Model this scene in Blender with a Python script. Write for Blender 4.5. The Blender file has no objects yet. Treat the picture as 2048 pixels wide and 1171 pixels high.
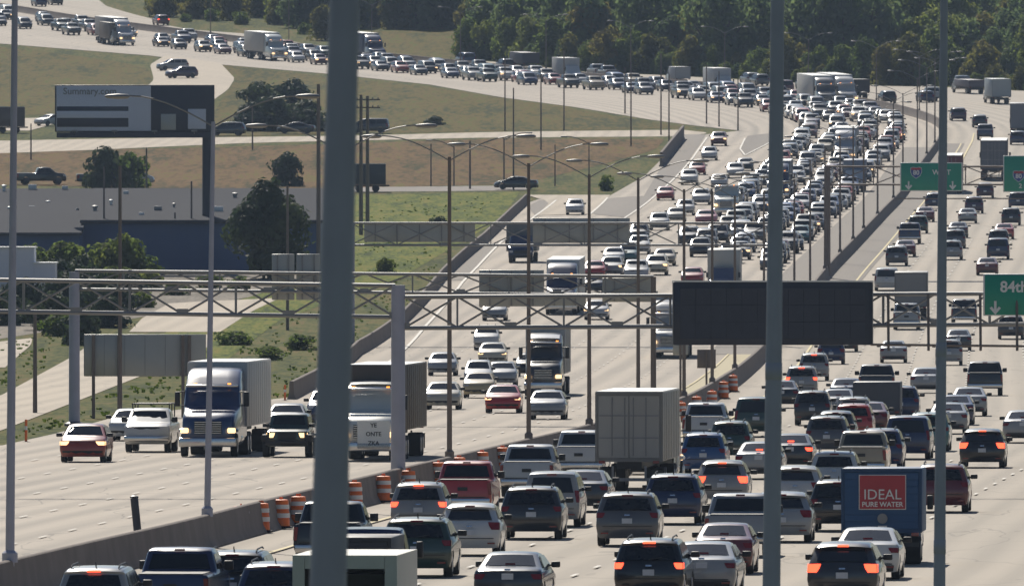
import bpy, bmesh, math, random
from mathutils import Vector, Matrix
from mathutils.geometry import tessellate_polygon
R = math.radians
rng = random.Random(80)
SC = bpy.context.scene
COL = SC.collection

# ------------------------------------------------------------------ camera, light, exposure
HAZE = 0.000050
FPX = 35000.0            # focal length in photo pixels (2048 wide)
YH = 298.0               # photo row of the horizontal through the camera
CAMZ = 12.0
cam_d = bpy.data.cameras.new('camera')
cam = bpy.data.objects.new('camera', cam_d)
COL.objects.link(cam)
SC.camera = cam
cam_d.sensor_width = 36.0
cam_d.lens = 36.0 * FPX / 2048.0
cam_d.clip_start = 1.0
cam_d.clip_end = 20000.0
cam.location = (0, 0, CAMZ)
cam.rotation_euler = (R(90) - math.atan((585.5 - YH) / FPX), 0, 0)
cam_d.dof.use_dof = True
cam_d.dof.focus_distance = 680.0
cam_d.dof.aperture_fstop = 13.0

SUN_EL, SUN_AZ = R(40), R(-11)     # azimuth measured from +Y towards +X
world = bpy.data.worlds.new('World')
SC.world = world
world.use_nodes = True
wn = world.node_tree
for n in list(wn.nodes):
    wn.nodes.remove(n)
wo = wn.nodes.new('ShaderNodeOutputWorld')
wb = wn.nodes.new('ShaderNodeBackground')
wsk = wn.nodes.new('ShaderNodeTexSky')
wsk.sky_type = 'NISHITA'
wsk.sun_disc = False
wsk.sun_elevation = SUN_EL
wsk.sun_rotation = SUN_AZ
wsk.air_density = 1.0
wsk.dust_density = 0.6
wsk.ozone_density = 5.0
wb.inputs['Strength'].default_value = 0.056
wn.links.new(wsk.outputs['Color'], wb.inputs['Color'])
wn.links.new(wb.outputs['Background'], wo.inputs['Surface'])
sd = Vector((math.sin(SUN_AZ) * math.cos(SUN_EL), math.cos(SUN_AZ) * math.cos(SUN_EL), math.sin(SUN_EL)))
sun_d = bpy.data.lights.new('sun', 'SUN')
sun_d.energy = 5.0
sun_d.angle = R(0.5)
sun_d.color = (1.0, 0.93, 0.82)
sun = bpy.data.objects.new('sun', sun_d)
COL.objects.link(sun)
sun.location = sd * 300
sun.rotation_euler = sd.to_track_quat('Z', 'Y').to_euler()
vs = SC.view_settings
vs.view_transform = 'Standard'
vs.look = 'None'
vs.gamma = 1.0
vs.use_curve_mapping = False
vs.exposure = -0.02
SC.cycles.max_bounces = 6
SC.cycles.diffuse_bounces = 3
SC.cycles.glossy_bounces = 3
SC.cycles.transmission_bounces = 2
SC.cycles.volume_bounces = 0
SC.cycles.caustics_reflective = False
SC.cycles.caustics_refractive = False
SC.cycles.use_denoising = True

# ------------------------------------------------------------------ the lie of the land
# rows of the photo and the scale (pixels per metre) measured there on vehicles of known width
TAB = [(1290, 80.8), (1205, 75.0), (1090, 64.0), (990, 54.5), (930, 48.7), (880, 44.2), (830, 39.6), (790, 35.7), (760, 33.0),
       (700, 29.2), (620, 26.2), (530, 23.6), (440, 20.5), (400, 19.1), (300, 16.9), (240, 15.7), (200, 15.0),
       (150, 14.0), (95, 13.2), (55, 12.7), (0, 12.05), (-60, 11.3)]
PY = [FPX / s for y, s in TAB]
PH = [(YH - y) / s for y, s in TAB]
PY = [-400.0, 120.0, 300.0] + PY + [3600.0, 6500.0]
PH = [-11.4, -11.6, -11.75] + PH + [58.0, 60.0]
_n = len(PY)
_d = [(PH[i + 1] - PH[i]) / (PY[i + 1] - PY[i]) for i in range(_n - 1)]
_m = [_d[0]]
for i in range(1, _n - 1):
    h0, h1 = PY[i] - PY[i - 1], PY[i + 1] - PY[i]
    _m.append((_d[i - 1] * h1 + _d[i] * h0) / (h0 + h1))
_m.append(_d[-1])

def prof(Y):
    """height of the ground at depth Y (world z)"""
    if Y <= PY[0]:
        return PH[0] + CAMZ
    if Y >= PY[-1]:
        return PH[-1] + CAMZ
    lo, hi = 0, _n - 1
    while hi - lo > 1:
        k = (lo + hi) // 2
        if PY[k] <= Y:
            lo = k
        else:
            hi = k
    h = PY[hi] - PY[lo]
    t = (Y - PY[lo]) / h
    a = 2 * t ** 3 - 3 * t ** 2 + 1
    b = t ** 3 - 2 * t ** 2 + t
    c = -2 * t ** 3 + 3 * t ** 2
    d = t ** 3 - t ** 2
    return a * PH[lo] + b * h * _m[lo] + c * PH[hi] + d * h * _m[hi] + CAMZ

def row(Y):
    return YH - FPX * (prof(Y) - CAMZ) / Y

_cache = {}
def depth(y):
    """depth of the ground seen in photo row y"""
    k = round(y, 2)
    if k in _cache:
        return _cache[k]
    lo, hi = 150.0, 3550.0
    for _ in range(44):
        mid = 0.5 * (lo + hi)
        if row(mid) > y:
            lo = mid
        else:
            hi = mid
    _cache[k] = 0.5 * (lo + hi)
    return _cache[k]

def at(x, y):
    """ground point under photo pixel (x, y)"""
    Y = depth(y)
    return ((x - 1024.0) * Y / FPX, Y)

def sc(y):
    return FPX / depth(y)

# ------------------------------------------------------------------ objects and their records
def tag(o, label=None, cat=None, group=None, kind=None):
    if label: o['label'] = label
    if cat: o['category'] = cat
    if group: o['group'] = group
    if kind: o['kind'] = kind
    return o

def empty(name, loc=(0, 0, 0), rz=0.0, label=None, cat=None, group=None):
    o = bpy.data.objects.new(name, None)
    o.empty_display_size = 0.3
    COL.objects.link(o)
    o.location = loc
    o.rotation_euler = (0, 0, rz)
    return tag(o, label, cat, group)

class MB:
    """collects plain shapes; build() links them as one mesh object"""
    def __init__(self):
        self.v, self.f, self.mi, self.uv = [], [], [], None
    def face(self, idx, m=0):
        self.f.append(idx); self.mi.append(m)
    def add(self, vs, fs, m=0):
        b = len(self.v)
        self.v += [tuple(p) for p in vs]
        for f in fs:
            self.face([b + i for i in f], m)
    def merge(self, o, m=None):
        b = len(self.v)
        self.v += o.v
        for f, k in zip(o.f, o.mi):
            self.face([b + i for i in f], k if m is None else m)
    def box(self, c, s, m=0, rot=None, taper=1.0):
        x, y, z = s[0] / 2, s[1] / 2, s[2] / 2
        vs = [(-x, -y, -z), (x, -y, -z), (x, y, -z), (-x, y, -z),
              (-x * taper, -y * taper, z), (x * taper, -y * taper, z), (x * taper, y * taper, z), (-x * taper, y * taper, z)]
        if rot is not None:
            vs = [tuple(rot @ Vector(p)) for p in vs]
        vs = [(p[0] + c[0], p[1] + c[1], p[2] + c[2]) for p in vs]
        self.add(vs, [(0, 3, 2, 1), (4, 5, 6, 7), (0, 1, 5, 4), (1, 2, 6, 5), (2, 3, 7, 6), (3, 0, 4, 7)], m)
        return self
    def rbox(self, c, s, r=0.03, m=0, axis=2):
        """box with its four edges along `axis` and its rims rounded"""
        a = [i for i in range(3) if i != axis]
        hx, hy, hz = s[a[0]] / 2, s[a[1]] / 2, s[axis] / 2
        r = min(r, hx * .9, hy * .9, hz * .9)
        rings = []
        for z, ins in ((-hz, r), (-hz + r * .35, r * .3), (-hz + r, 0), (hz - r, 0), (hz - r * .35, r * .3), (hz, r)):
            ring = []
            for (sx, sy, a0) in ((1, 1, 0), (-1, 1, 90), (-1, -1, 180), (1, -1, 270)):
                for k in range(3):
                    an = R(a0 + k * 45)
                    ring.append((sx * (hx - r) + (r - ins) * math.cos(an) if True else 0, sy * (hy - r) + (r - ins) * math.sin(an), z))
            rings.append(ring)
        vs = []
        for ring in rings:
            for p in ring:
                q = [0, 0, 0]
                q[a[0]], q[a[1]], q[axis] = p[0] + c[a[0]], p[1] + c[a[1]], p[2] + c[axis]
                vs.append(tuple(q))
        n = 12
        fs = []
        for i in range(len(rings) - 1):
            for k in range(n):
                f = (i * n + k, i * n + (k + 1) % n, (i + 1) * n + (k + 1) % n, (i + 1) * n + k)
                fs.append(f if axis != 1 else f[::-1])
        bot, top = tuple(range(n))[::-1], tuple((len(rings) - 1) * n + k for k in range(n))
        fs += [bot if axis != 1 else bot[::-1], top if axis != 1 else top[::-1]]
        self.add(vs, fs, m)
        return self
    def tube(self, p, q, r0, r1=None, n=10, m=0, cap=True):
        r1 = r0 if r1 is None else r1
        p, q = Vector(p), Vector(q)
        d = (q - p).normalized()
        u = d.orthogonal().normalized()
        w = d.cross(u)
        vs = []
        for c, r in ((p, r0), (q, r1)):
            for k in range(n):
                a = 2 * math.pi * k / n
                vs.append(tuple(c + (u * math.cos(a) + w * math.sin(a)) * r))
        fs = [(k, (k + 1) % n, n + (k + 1) % n, n + k) for k in range(n)]
        if cap:
            fs += [tuple(range(n))[::-1], tuple(range(n, 2 * n))]
        self.add(vs, fs, m)
        return self
    def path(self, pts, r, n=8, m=0):
        for a, b in zip(pts[:-1], pts[1:]):
            self.tube(a, b, r, r, n, m)
        return self
    def lathe(self, prof_, c=(0, 0, 0), n=16, m=0, axis=2):
        vs, fs = [], []
        for (r, z) in prof_:
            for k in range(n):
                a = 2 * math.pi * k / n
                q = [r * math.cos(a), r * math.sin(a), z]
                if axis == 0: q = [z, r * math.cos(a), r * math.sin(a)]
                if axis == 1: q = [r * math.sin(a), z, r * math.cos(a)]
                vs.append((q[0] + c[0], q[1] + c[1], q[2] + c[2]))
        for i in range(len(prof_) - 1):
            for k in range(n):
                fs.append((i * n + k, i * n + (k + 1) % n, (i + 1) * n + (k + 1) % n, (i + 1) * n + k))
        fs.append(tuple(range(n))[::-1]); fs.append(tuple(range((len(prof_) - 1) * n, len(prof_) * n)))
        self.add(vs, fs, m)
        return self
    def quad(self, a, b, c, d, m=0):
        self.add([a, b, c, d], [(0, 1, 2, 3)], m)
        return self
    def mesh(self, name, mats, smooth=None):
        me = bpy.data.meshes.new(name)
        me.from_pydata(self.v, [], self.f)
        for mm in (mats if isinstance(mats, (list, tuple)) else [mats]):
            me.materials.append(mm)
        if any(self.mi):
            me.polygons.foreach_set('material_index', self.mi)
        if self.uv:
            ul = me.uv_layers.new(name='UVMap')
            flat = []
            for f in self.f:
                for i in f:
                    flat += self.uv[i]
            ul.data.foreach_set('uv', flat)
        bm = bmesh.new(); bm.from_mesh(me)
        bmesh.ops.recalc_face_normals(bm, faces=bm.faces)
        bm.to_mesh(me); bm.free()
        if smooth:
            me.polygons.foreach_set('use_smooth', [True] * len(me.polygons))
            me.set_sharp_from_angle(angle=R(smooth))
        me.update()
        return me
    def build(self, name, mats, parent=None, smooth=None, loc=None):
        return link(name, self.mesh(name, mats, smooth), parent, loc)

def link(name, me, parent=None, loc=None):
    o = bpy.data.objects.new(name, me)
    COL.objects.link(o)
    if parent is not None: o.parent = parent
    if loc is not None: o.location = loc
    return o

def text_mesh(s, size, depth_, mat_, bold=0.0):
    """lettering as a flat mesh lying in its own x-z plane, facing -y, centred"""
    cu = bpy.data.curves.new('lettering', 'FONT')
    cu.body = s
    cu.size = size
    cu.extrude = depth_
    cu.offset = bold
    cu.align_x = 'CENTER'
    cu.align_y = 'CENTER'
    cu.resolution_u = 3
    ob = bpy.data.objects.new('lettering', cu)
    COL.objects.link(ob)
    dg = bpy.context.evaluated_depsgraph_get()
    me = bpy.data.meshes.new_from_object(ob.evaluated_get(dg))
    bpy.data.objects.remove(ob)
    bpy.data.curves.remove(cu)
    me.transform(Matrix.Rotation(R(90), 4, 'X'))
    me.materials.clear()
    me.materials.append(mat_)
    return me

# ------------------------------------------------------------------ materials
def mat(name, col=(.5, .5, .5), rough=.6, metal=0.0, spec=.5, var=.12, scale=3.0, coat=0.0, emit=None, estr=0.0, objcol=False,
        stretch=(1, 1, 1), alt=None, bump=0.0):
    m = bpy.data.materials.new(name)
    m.use_nodes = True
    nt = m.node_tree
    p = nt.nodes['Principled BSDF']
    p.inputs['Roughness'].default_value = rough
    p.inputs['Metallic'].default_value = metal
    p.inputs['Specular IOR Level'].default_value = spec
    p.inputs['Coat Weight'].default_value = coat
    p.inputs['Coat Roughness'].default_value = 0.10
    tc = nt.nodes.new('ShaderNodeTexCoord')
    mp = nt.nodes.new('ShaderNodeMapping')
    mp.inputs['Scale'].default_value = stretch
    nt.links.new(tc.outputs['Object'], mp.inputs['Vector'])
    no = nt.nodes.new('ShaderNodeTexNoise')
    no.inputs['Scale'].default_value = scale
    no.inputs['Detail'].default_value = 4.0
    nt.links.new(mp.outputs['Vector'], no.inputs['Vector'])
    mx = nt.nodes.new('ShaderNodeMix')
    mx.data_type = 'RGBA'
    a = tuple(c * (1 - var) for c in col) + (1,)
    b = tuple(min(1, c * (1 + var)) for c in (alt or col)) + (1,)
    nt.links.new(no.outputs['Fac'], mx.inputs[0])
    if objcol:
        oi = nt.nodes.new('ShaderNodeObjectInfo')
        mu = nt.nodes.new('ShaderNodeMix'); mu.data_type = 'RGBA'; mu.blend_type = 'MULTIPLY'
        mu.inputs[0].default_value = 1.0
        mx.inputs[6].default_value = (1 - var, 1 - var, 1 - var, 1)
        mx.inputs[7].default_value = (1, 1, 1, 1)
        nt.links.new(oi.outputs['Color'], mu.inputs[6])
        nt.links.new(mx.outputs[2], mu.inputs[7])
        nt.links.new(mu.outputs[2], p.inputs['Base Color'])
    else:
        mx.inputs[6].default_value = a
        mx.inputs[7].default_value = b
        nt.links.new(mx.outputs[2], p.inputs['Base Color'])
    if emit:
        p.inputs['Emission Color'].default_value = tuple(emit) + (1,)
        p.inputs['Emission Strength'].default_value = estr
    if bump:
        bp = nt.nodes.new('ShaderNodeBump')
        bp.inputs['Strength'].default_value = bump
        bp.inputs['Distance'].default_value = .05
        nt.links.new(no.outputs['Fac'], bp.inputs['Height'])
        nt.links.new(bp.outputs['Normal'], p.inputs['Normal'])
    return m

def ramp(nt, stops):
    r = nt.nodes.new('ShaderNodeValToRGB')
    el = r.color_ramp.elements
    while len(el) < len(stops):
        el.new(0.5)
    for e, (p, c) in zip(el, stops):
        e.position = p
        e.color = tuple(c) + (1,)
    return r

def ground_mat(name, cols, s1, s2, rough=.95):
    """mottled ground; s1, s2 = noise periods across and along the view in metres"""
    m = bpy.data.materials.new(name)
    m.use_nodes = True
    nt = m.node_tree
    p = nt.nodes['Principled BSDF']
    p.inputs['Roughness'].default_value = rough
    p.inputs['Specular IOR Level'].default_value = .1
    g = nt.nodes.new('ShaderNodeNewGeometry')
    mixes = []
    for (sx, sy), det in ((s1, 6.0), (s2, 5.0)):
        mp = nt.nodes.new('ShaderNodeMapping')
        mp.inputs['Scale'].default_value = (1 / sx, 1 / sy, 1 / sx)
        nt.links.new(g.outputs['Position'], mp.inputs['Vector'])
        no = nt.nodes.new('ShaderNodeTexNoise')
        no.inputs['Scale'].default_value = 1.0
        no.inputs['Detail'].default_value = det
        no.inputs['Roughness'].default_value = .62
        nt.links.new(mp.outputs['Vector'], no.inputs['Vector'])
        mixes.append(no)
    ad = nt.nodes.new('ShaderNodeMath'); ad.operation = 'MULTIPLY_ADD'
    ad.inputs[1].default_value = .5
    nt.links.new(mixes[1].outputs['Fac'], ad.inputs[0])
    hf = nt.nodes.new('ShaderNodeMath'); hf.operation = 'MULTIPLY'; hf.inputs[1].default_value = .5
    nt.links.new(mixes[0].outputs['Fac'], hf.inputs[0])
    nt.links.new(hf.outputs[0], ad.inputs[2])
    n = len(cols)
    r = ramp(nt, [(.40 + .20 * i / (n - 1), c) for i, c in enumerate(cols)])
    nt.links.new(ad.outputs[0], r.inputs['Fac'])
    nt.links.new(r.outputs['Color'], p.inputs['Base Color'])
    return m

def road_mat(name, base, dark, lane=3.66, off0=2.2):
    """concrete with tyre-darkened tracks along each lane, slab joints and blotches; uv = metres (across, along)"""
    m = bpy.data.materials.new(name)
    m.use_nodes = True
    nt = m.node_tree
    p = nt.nodes['Principled BSDF']
    p.inputs['Roughness'].default_value = .8
    p.inputs['Specular IOR Level'].default_value = .25
    uv = nt.nodes.new('ShaderNodeUVMap')
    sp = nt.nodes.new('ShaderNodeSeparateXYZ')
    nt.links.new(uv.outputs['UV'], sp.inputs[0])
    def mth(op, a, b=None, c=None):
        x = nt.nodes.new('ShaderNodeMath'); x.operation = op
        for i, v in enumerate((a, b, c)):
            if v is None: continue
            if isinstance(v, (int, float)): x.inputs[i].default_value = v
            else: nt.links.new(v, x.inputs[i])
        return x.outputs[0]
    def noise(sx, sy, det=4.0):
        mp = nt.nodes.new('ShaderNodeMapping')
        mp.inputs['Scale'].default_value = (1 / sx, 1 / sy, 1)
        nt.links.new(uv.outputs['UV'], mp.inputs['Vector'])
        no = nt.nodes.new('ShaderNodeTexNoise')
        no.inputs['Scale'].default_value = 1.0
        no.inputs['Detail'].default_value = det
        nt.links.new(mp.outputs['Vector'], no.inputs['Vector'])
        return no.outputs['Fac']
    u = mth('SUBTRACT', sp.outputs[0], off0)
    # two wheel tracks a lane: cos with period lane/2
    tr = mth('COSINE', mth('MULTIPLY', u, 4 * math.pi / lane))
    tr = mth('MULTIPLY_ADD', tr, -.5, .5)
    tr = mth('MULTIPLY', tr, noise(1.6, 130.0))
    jn = mth('LESS_THAN', mth('FRACT', mth('DIVIDE', sp.outputs[1], 15.0)), .012)
    jn = mth('MULTIPLY', jn, mth('GREATER_THAN', noise(9, 20, 1.0), .52))
    st = noise(.7, 140.0)
    bl = noise(7.0, 160.0)
    f = mth('MULTIPLY', tr, 1.0)
    f = mth('ADD', f, mth('MULTIPLY', mth('SUBTRACT', st, .5), .6))
    f = mth('ADD', f, mth('MULTIPLY', mth('SUBTRACT', bl, .48), .7))
    f = mth('ADD', f, mth('MULTIPLY', jn, .8))
    cr = mth('ABSOLUTE', mth('SUBTRACT', noise(6.0, 45.0, 3.0), .5))
    f = mth('ADD', f, mth('MULTIPLY', mth('LESS_THAN', cr, .0035), .55))
    sp_ = mth('GREATER_THAN', noise(.8, 9.0, 1.0), .74)
    f = mth('ADD', f, mth('MULTIPLY', sp_, .35))
    f = mth('MAXIMUM', mth('MINIMUM', f, 1.0), 0.0)
    mx = nt.nodes.new('ShaderNodeMix'); mx.data_type = 'RGBA'
    nt.links.new(f, mx.inputs[0])
    mx.inputs[6].default_value = base + (1,)
    mx.inputs[7].default_value = dark + (1,)
    nt.links.new(mx.outputs[2], p.inputs['Base Color'])
    return m

M = {}
M['grass'] = ground_mat('verge_grass', [(.035, .046, .008), (.066, .080, .012), (.11, .108, .022), (.15, .11, .035)], (2.6, 40), (.5, 6))
M['green'] = ground_mat('lush_grass', [(.040, .060, .006), (.085, .115, .010), (.15, .165, .018), (.19, .165, .03)], (1.6, 22), (.35, 5))
M['brown'] = ground_mat('dry_grass', [(.046, .044, .008), (.105, .066, .018), (.165, .092, .034), (.13, .105, .018)], (4.0, 60), (.7, 10))
M['olive'] = ground_mat('olive_grass', [(.036, .042, .006), (.078, .074, .009), (.13, .09, .018), (.085, .10, .009)], (4.0, 50), (.7, 10))
M['gravel'] = ground_mat('gravel_lot', [(.20, .18, .15), (.27, .24, .20), (.32, .28, .23)], (3.0, 40), (.4, 6))
M['conc'] = road_mat('east_concrete', (.435, .375, .305), (.22, .195, .165))
M['concw'] = road_mat('west_concrete', (.42, .365, .295), (.255, .225, .185))
M['far'] = road_mat('frontage_concrete', (.46, .39, .30), (.32, .27, .21))
M['shoulder'] = road_mat('shoulder_concrete', (.46, .40, .25), (.36, .30, .19), 30.0)
M['asph'] = road_mat('worn_asphalt', (.20, .175, .15), (.15, .13, .115), 30.0)
M['barrier'] = mat('barrier_concrete', (.215, .185, .165), .9, var=.35, scale=.6, spec=.2)
M['line'] = mat('road_paint_white', (.58, .55, .49), .7, var=.2, scale=.8)
M['yline'] = mat('road_paint_yellow', (.52, .42, .17), .7, var=.2, scale=.8)
M['paint'] = mat('car_paint', rough=.34, var=.18, scale=1.2, coat=.9, objcol=True)
M['matte'] = mat('panel_paint', rough=.55, var=.16, scale=.9, objcol=True)
M['glass'] = mat('tinted_glass', (.010, .014, .02), .09, spec=.5, var=.1, scale=4)
M['trim'] = mat('black_plastic', (.022, .022, .024), .55, var=.2, scale=6)
M['tyre'] = mat('tyre_rubber', (.016, .016, .017), .85, var=.2, scale=6)
M['rim'] = mat('alloy_rim', (.42, .42, .43), .35, .8, var=.15, scale=5)
M['chrome'] = mat('bright_metal', (.62, .62, .62), .22, .9, var=.08, scale=5)
M['tail'] = mat('tail_lamp', (.20, .008, .01), .2, var=.15, scale=9, coat=.4)
M['tail_on'] = mat('lit_brake_lamp', (.4, .02, .02), .3, emit=(1.0, .085, .035), estr=3.4)
M['amber_on'] = mat('lit_amber_lamp', (.6, .25, .04), .3, emit=(1.0, .32, .04), estr=2.6)
M['lamp'] = mat('headlamp_lens', (.55, .55, .56), .15, var=.2, scale=9, coat=.5)
M['lamp_on'] = mat('lit_headlamp', (.8, .6, .4), .2, emit=(1.0, .62, .30), estr=2.2)
M['plate'] = mat('licence_plate_sheet', (.55, .58, .62), .5, var=.15, scale=14)
M['steel'] = mat('galvanised_steel', (.26, .26, .26), .55, .35, var=.15, scale=1.2)
M['weather'] = mat('brown_weathered_steel', (.19, .155, .135), .65, .2, var=.2, scale=1.0)
M['gpole'] = mat('grey_painted_steel', (.40, .40, .49), .55, .1, var=.2, scale=1.6, alt=(.37, .38, .46))
M['dark'] = mat('dark_painted_metal', (.030, .036, .056), .5, var=.15, scale=1.5)
M['signgreen'] = mat('sign_green', (.004, .27, .175), .45, var=.10, scale=1.0)
M['signblue'] = mat('shield_blue', (.02, .07, .28), .45, var=.1)
M['signred'] = mat('shield_red', (.40, .03, .04), .45, var=.1)
M['white'] = mat('white_sheeting', (.74, .75, .72), .5, var=.06)
M['signback'] = mat('sign_back_aluminium', (.40, .40, .37), .5, .3, var=.14, scale=.8)
M['orange'] = mat('barrel_orange', (.95, .19, .03), .5, var=.1)
M['reflect'] = mat('barrel_white_band', (.80, .78, .74), .45, var=.1)
M['roof'] = mat('flat_roof_membrane', (.078, .080, .088), .95, spec=.05, var=.14, scale=.12, stretch=(1, .2, 1))
M['bluewall'] = mat('blue_steel_wall', (.070, .115, .23), .6, var=.2, scale=.25, stretch=(1, 1, .3))
M['greywall'] = mat('grey_steel_wall', (.62, .64, .72), .6, var=.12, scale=.4)
M['bark'] = mat('tree_bark', (.07, .055, .042), .9, var=.3, scale=2.0)
M['wood'] = mat('weathered_pole_wood', (.10, .08, .065), .9, var=.3, scale=2.0)

def leaf_mat(name, a, b, c, trans=.70):
    m = bpy.data.materials.new(name)
    m.use_nodes = True
    nt = m.node_tree
    p = nt.nodes['Principled BSDF']
    p.inputs['Roughness'].default_value = .7
    p.inputs['Specular IOR Level'].default_value = .25
    oi = nt.nodes.new('ShaderNodeObjectInfo')
    g = nt.nodes.new('ShaderNodeNewGeometry')
    no = nt.nodes.new('ShaderNodeTexNoise')
    no.inputs['Scale'].default_value = .30
    no.inputs['Detail'].default_value = 3.0
    nt.links.new(g.outputs['Position'], no.inputs['Vector'])
    ad = nt.nodes.new('ShaderNodeMath'); ad.operation = 'MULTIPLY_ADD'
    ad.inputs[1].default_value = .35
    nt.links.new(oi.outputs['Random'], ad.inputs[0])
    sb = nt.nodes.new('ShaderNodeMath'); sb.operation = 'SUBTRACT'; sb.inputs[1].default_value = .17
    nt.links.new(no.outputs['Fac'], sb.inputs[0])
    nt.links.new(sb.outputs[0], ad.inputs[2])
    r = ramp(nt, [(.25, a), (.5, b), (.75, c)])
    nt.links.new(ad.outputs[0], r.inputs['Fac'])
    nt.links.new(r.outputs['Color'], p.inputs['Base Color'])
    tr = nt.nodes.new('ShaderNodeBsdfTranslucent')
    nt.links.new(r.outputs['Color'], tr.inputs['Color'])
    ms = nt.nodes.new('ShaderNodeMixShader'); ms.inputs[0].default_value = trans
    nt.links.new(p.outputs[0], ms.inputs[1]); nt.links.new(tr.outputs[0], ms.inputs[2])
    nt.links.new(ms.outputs[0], nt.nodes['Material Output'].inputs['Surface'])
    return m
M['leafd'] = leaf_mat('dark_foliage', (.062, .105, .055), (.105, .16, .062), (.16, .21, .07))
M['leafm'] = leaf_mat('mid_foliage', (.075, .12, .028), (.13, .18, .036), (.20, .23, .05))
M['leafo'] = leaf_mat('olive_foliage', (.10, .11, .026), (.16, .16, .034), (.21, .185, .05))
M['leafk'] = leaf_mat('deep_green_foliage', (.024, .045, .026), (.042, .068, .030), (.070, .095, .034), .35)  # darker leaf green of the dark shrubs and the tall tree
M['weedg'] = leaf_mat('weed_leaves', (.060, .095, .012), (.10, .14, .018), (.15, .17, .03), .6)
M['weedo'] = leaf_mat('dry_weed_stems', (.10, .085, .02), (.15, .12, .03), (.19, .14, .05), .6)
import numpy as np
# ------------------------------------------------------------------ the median line and its stations
MPX = [(-320, 1290), (-140, 1240), (0, 1205), (250, 1140), (500, 1072), (749, 1007), (1020, 937), (1190, 893), (1360, 838), (1450, 785), (1510, 737),
       (1552, 688), (1628, 590), (1705, 503), (1783, 420), (1840, 345), (1878, 290), (1886, 262), (1858, 243), (1740, 214), (1500, 186),
       (1240, 166), (1000, 143), (700, 112), (400, 76), (128, 40), (46, 26), (-120, 2), (-300, -30)]
_g = [at(*p) for p in MPX]

def smooth_line(pts, step=4.0):
    out = []
    P = [Vector((2 * pts[0][0] - pts[1][0], 2 * pts[0][1] - pts[1][1]))] + [Vector(p) for p in pts]
    P.append(2 * P[-1] - P[-2])
    for i in range(1, len(P) - 2):
        a, b, c, d = P[i - 1], P[i], P[i + 1], P[i + 2]
        t0 = 0.0; t1 = t0 + max((b - a).length, 1e-3) ** .5; t2 = t1 + max((c - b).length, 1e-3) ** .5; t3 = t2 + max((d - c).length, 1e-3) ** .5
        n = max(2, int((c - b).length / step))
        for k in range(n):
            t = t1 + (t2 - t1) * k / n
            A1 = a * ((t1 - t) / (t1 - t0)) + b * ((t - t0) / (t1 - t0))
            A2 = b * ((t2 - t) / (t2 - t1)) + c * ((t - t1) / (t2 - t1))
            A3 = c * ((t3 - t) / (t3 - t2)) + d * ((t - t2) / (t3 - t2))
            B1 = A1 * ((t2 - t) / (t2 - t0)) + A2 * ((t - t0) / (t2 - t0))
            B2 = A2 * ((t3 - t) / (t3 - t1)) + A3 * ((t - t1) / (t3 - t1))
            out.append(B1 * ((t2 - t) / (t2 - t1)) + B2 * ((t - t1) / (t2 - t1)))
    out.append(P[-2].copy())
    return out

_ml = smooth_line(_g)
for _ in range(12):          # ease the kinks out
    _ml = [_ml[0]] + [(_ml[i - 1] + 2 * _ml[i] + _ml[i + 1]) / 4 for i in range(1, len(_ml) - 1)] + [_ml[-1]]
MST = [0.0]
for a, b in zip(_ml[:-1], _ml[1:]):
    MST.append(MST[-1] + (b - a).length)
_mx = np.array([p.x for p in _ml]); _my = np.array([p.y for p in _ml]); _ms = np.array(MST)
_tx = np.gradient(_mx, _ms); _ty = np.gradient(_my, _ms)
_k = np.ones(9) / 9
_tx = np.convolve(np.pad(_tx, 4, 'edge'), _k, 'valid'); _ty = np.convolve(np.pad(_ty, 4, 'edge'), _k, 'valid')
_tl = np.hypot(_tx, _ty); _tx /= _tl; _ty /= _tl

def on_line(st, off):
    """point and direction (towards the far end) off metres left of the median at station st"""
    x, y = np.interp(st, _ms, _mx), np.interp(st, _ms, _my)
    tx, ty = np.interp(st, _ms, _tx), np.interp(st, _ms, _ty)
    return float(x - ty * off), float(y + tx * off), math.atan2(float(ty), float(tx))

def station(X, Y):
    d = (_mx - X) ** 2 + (_my - Y) ** 2
    i = int(np.argmin(d))
    dx, dy = X - _mx[i], Y - _my[i]
    return float(_ms[i] + dx * _tx[i] + dy * _ty[i]), float(-dx * _ty[i] + dy * _tx[i])

def st_of_x(px, lo=0, hi=None):
    """station where the median's foot crosses photo column px, on the straight part"""
    i0 = 0
    best = None
    for i in range(len(_ms)):
        if _my[i] > 2130: break
        x = 1024 + FPX * _mx[i] / _my[i]
        if best is None or abs(x - px) < best[0]:
            best = (abs(x - px), float(_ms[i]))
    return best[1]

def st_of_y(Y):
    i = int(np.argmin(np.abs(_my[:int(np.argmax(_my > 2130))] - Y)))
    return float(_ms[i])

# ------------------------------------------------------------------ ground sheet
xs = [-3200, -1500, -700, -350, -200, -120, -80, -40, 0, 40, 80, 120, 200, 350, 700, 1500, 3200]
ys = [-400, -200, 0, 150, 300, 400] + [400 + 6 * k for k in range(1, 452)] + [3150, 3250, 3400, 3600, 4200, 5200, 6500]
mb = MB()
for Y in ys:
    for X in xs:
        mb.v.append((X, Y, prof(Y)))
nx = len(xs)
for j in range(len(ys) - 1):
    for i in range(nx - 1):
        mb.face((j * nx + i, j * nx + i + 1, (j + 1) * nx + i + 1, (j + 1) * nx + i))
ground = tag(mb.build('ground', M['grass'], smooth=60), kind='structure')

def lerp(tab, y):
    """tab = [(row, col)] sorted by falling row"""
    if y >= tab[0][0]: return tab[0][1]
    for (a, xa), (b, xb) in zip(tab[:-1], tab[1:]):
        if y >= b:
            return xa + (xb - xa) * (a - y) / (a - b) if a != b else xb
    return tab[-1][1]

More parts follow.
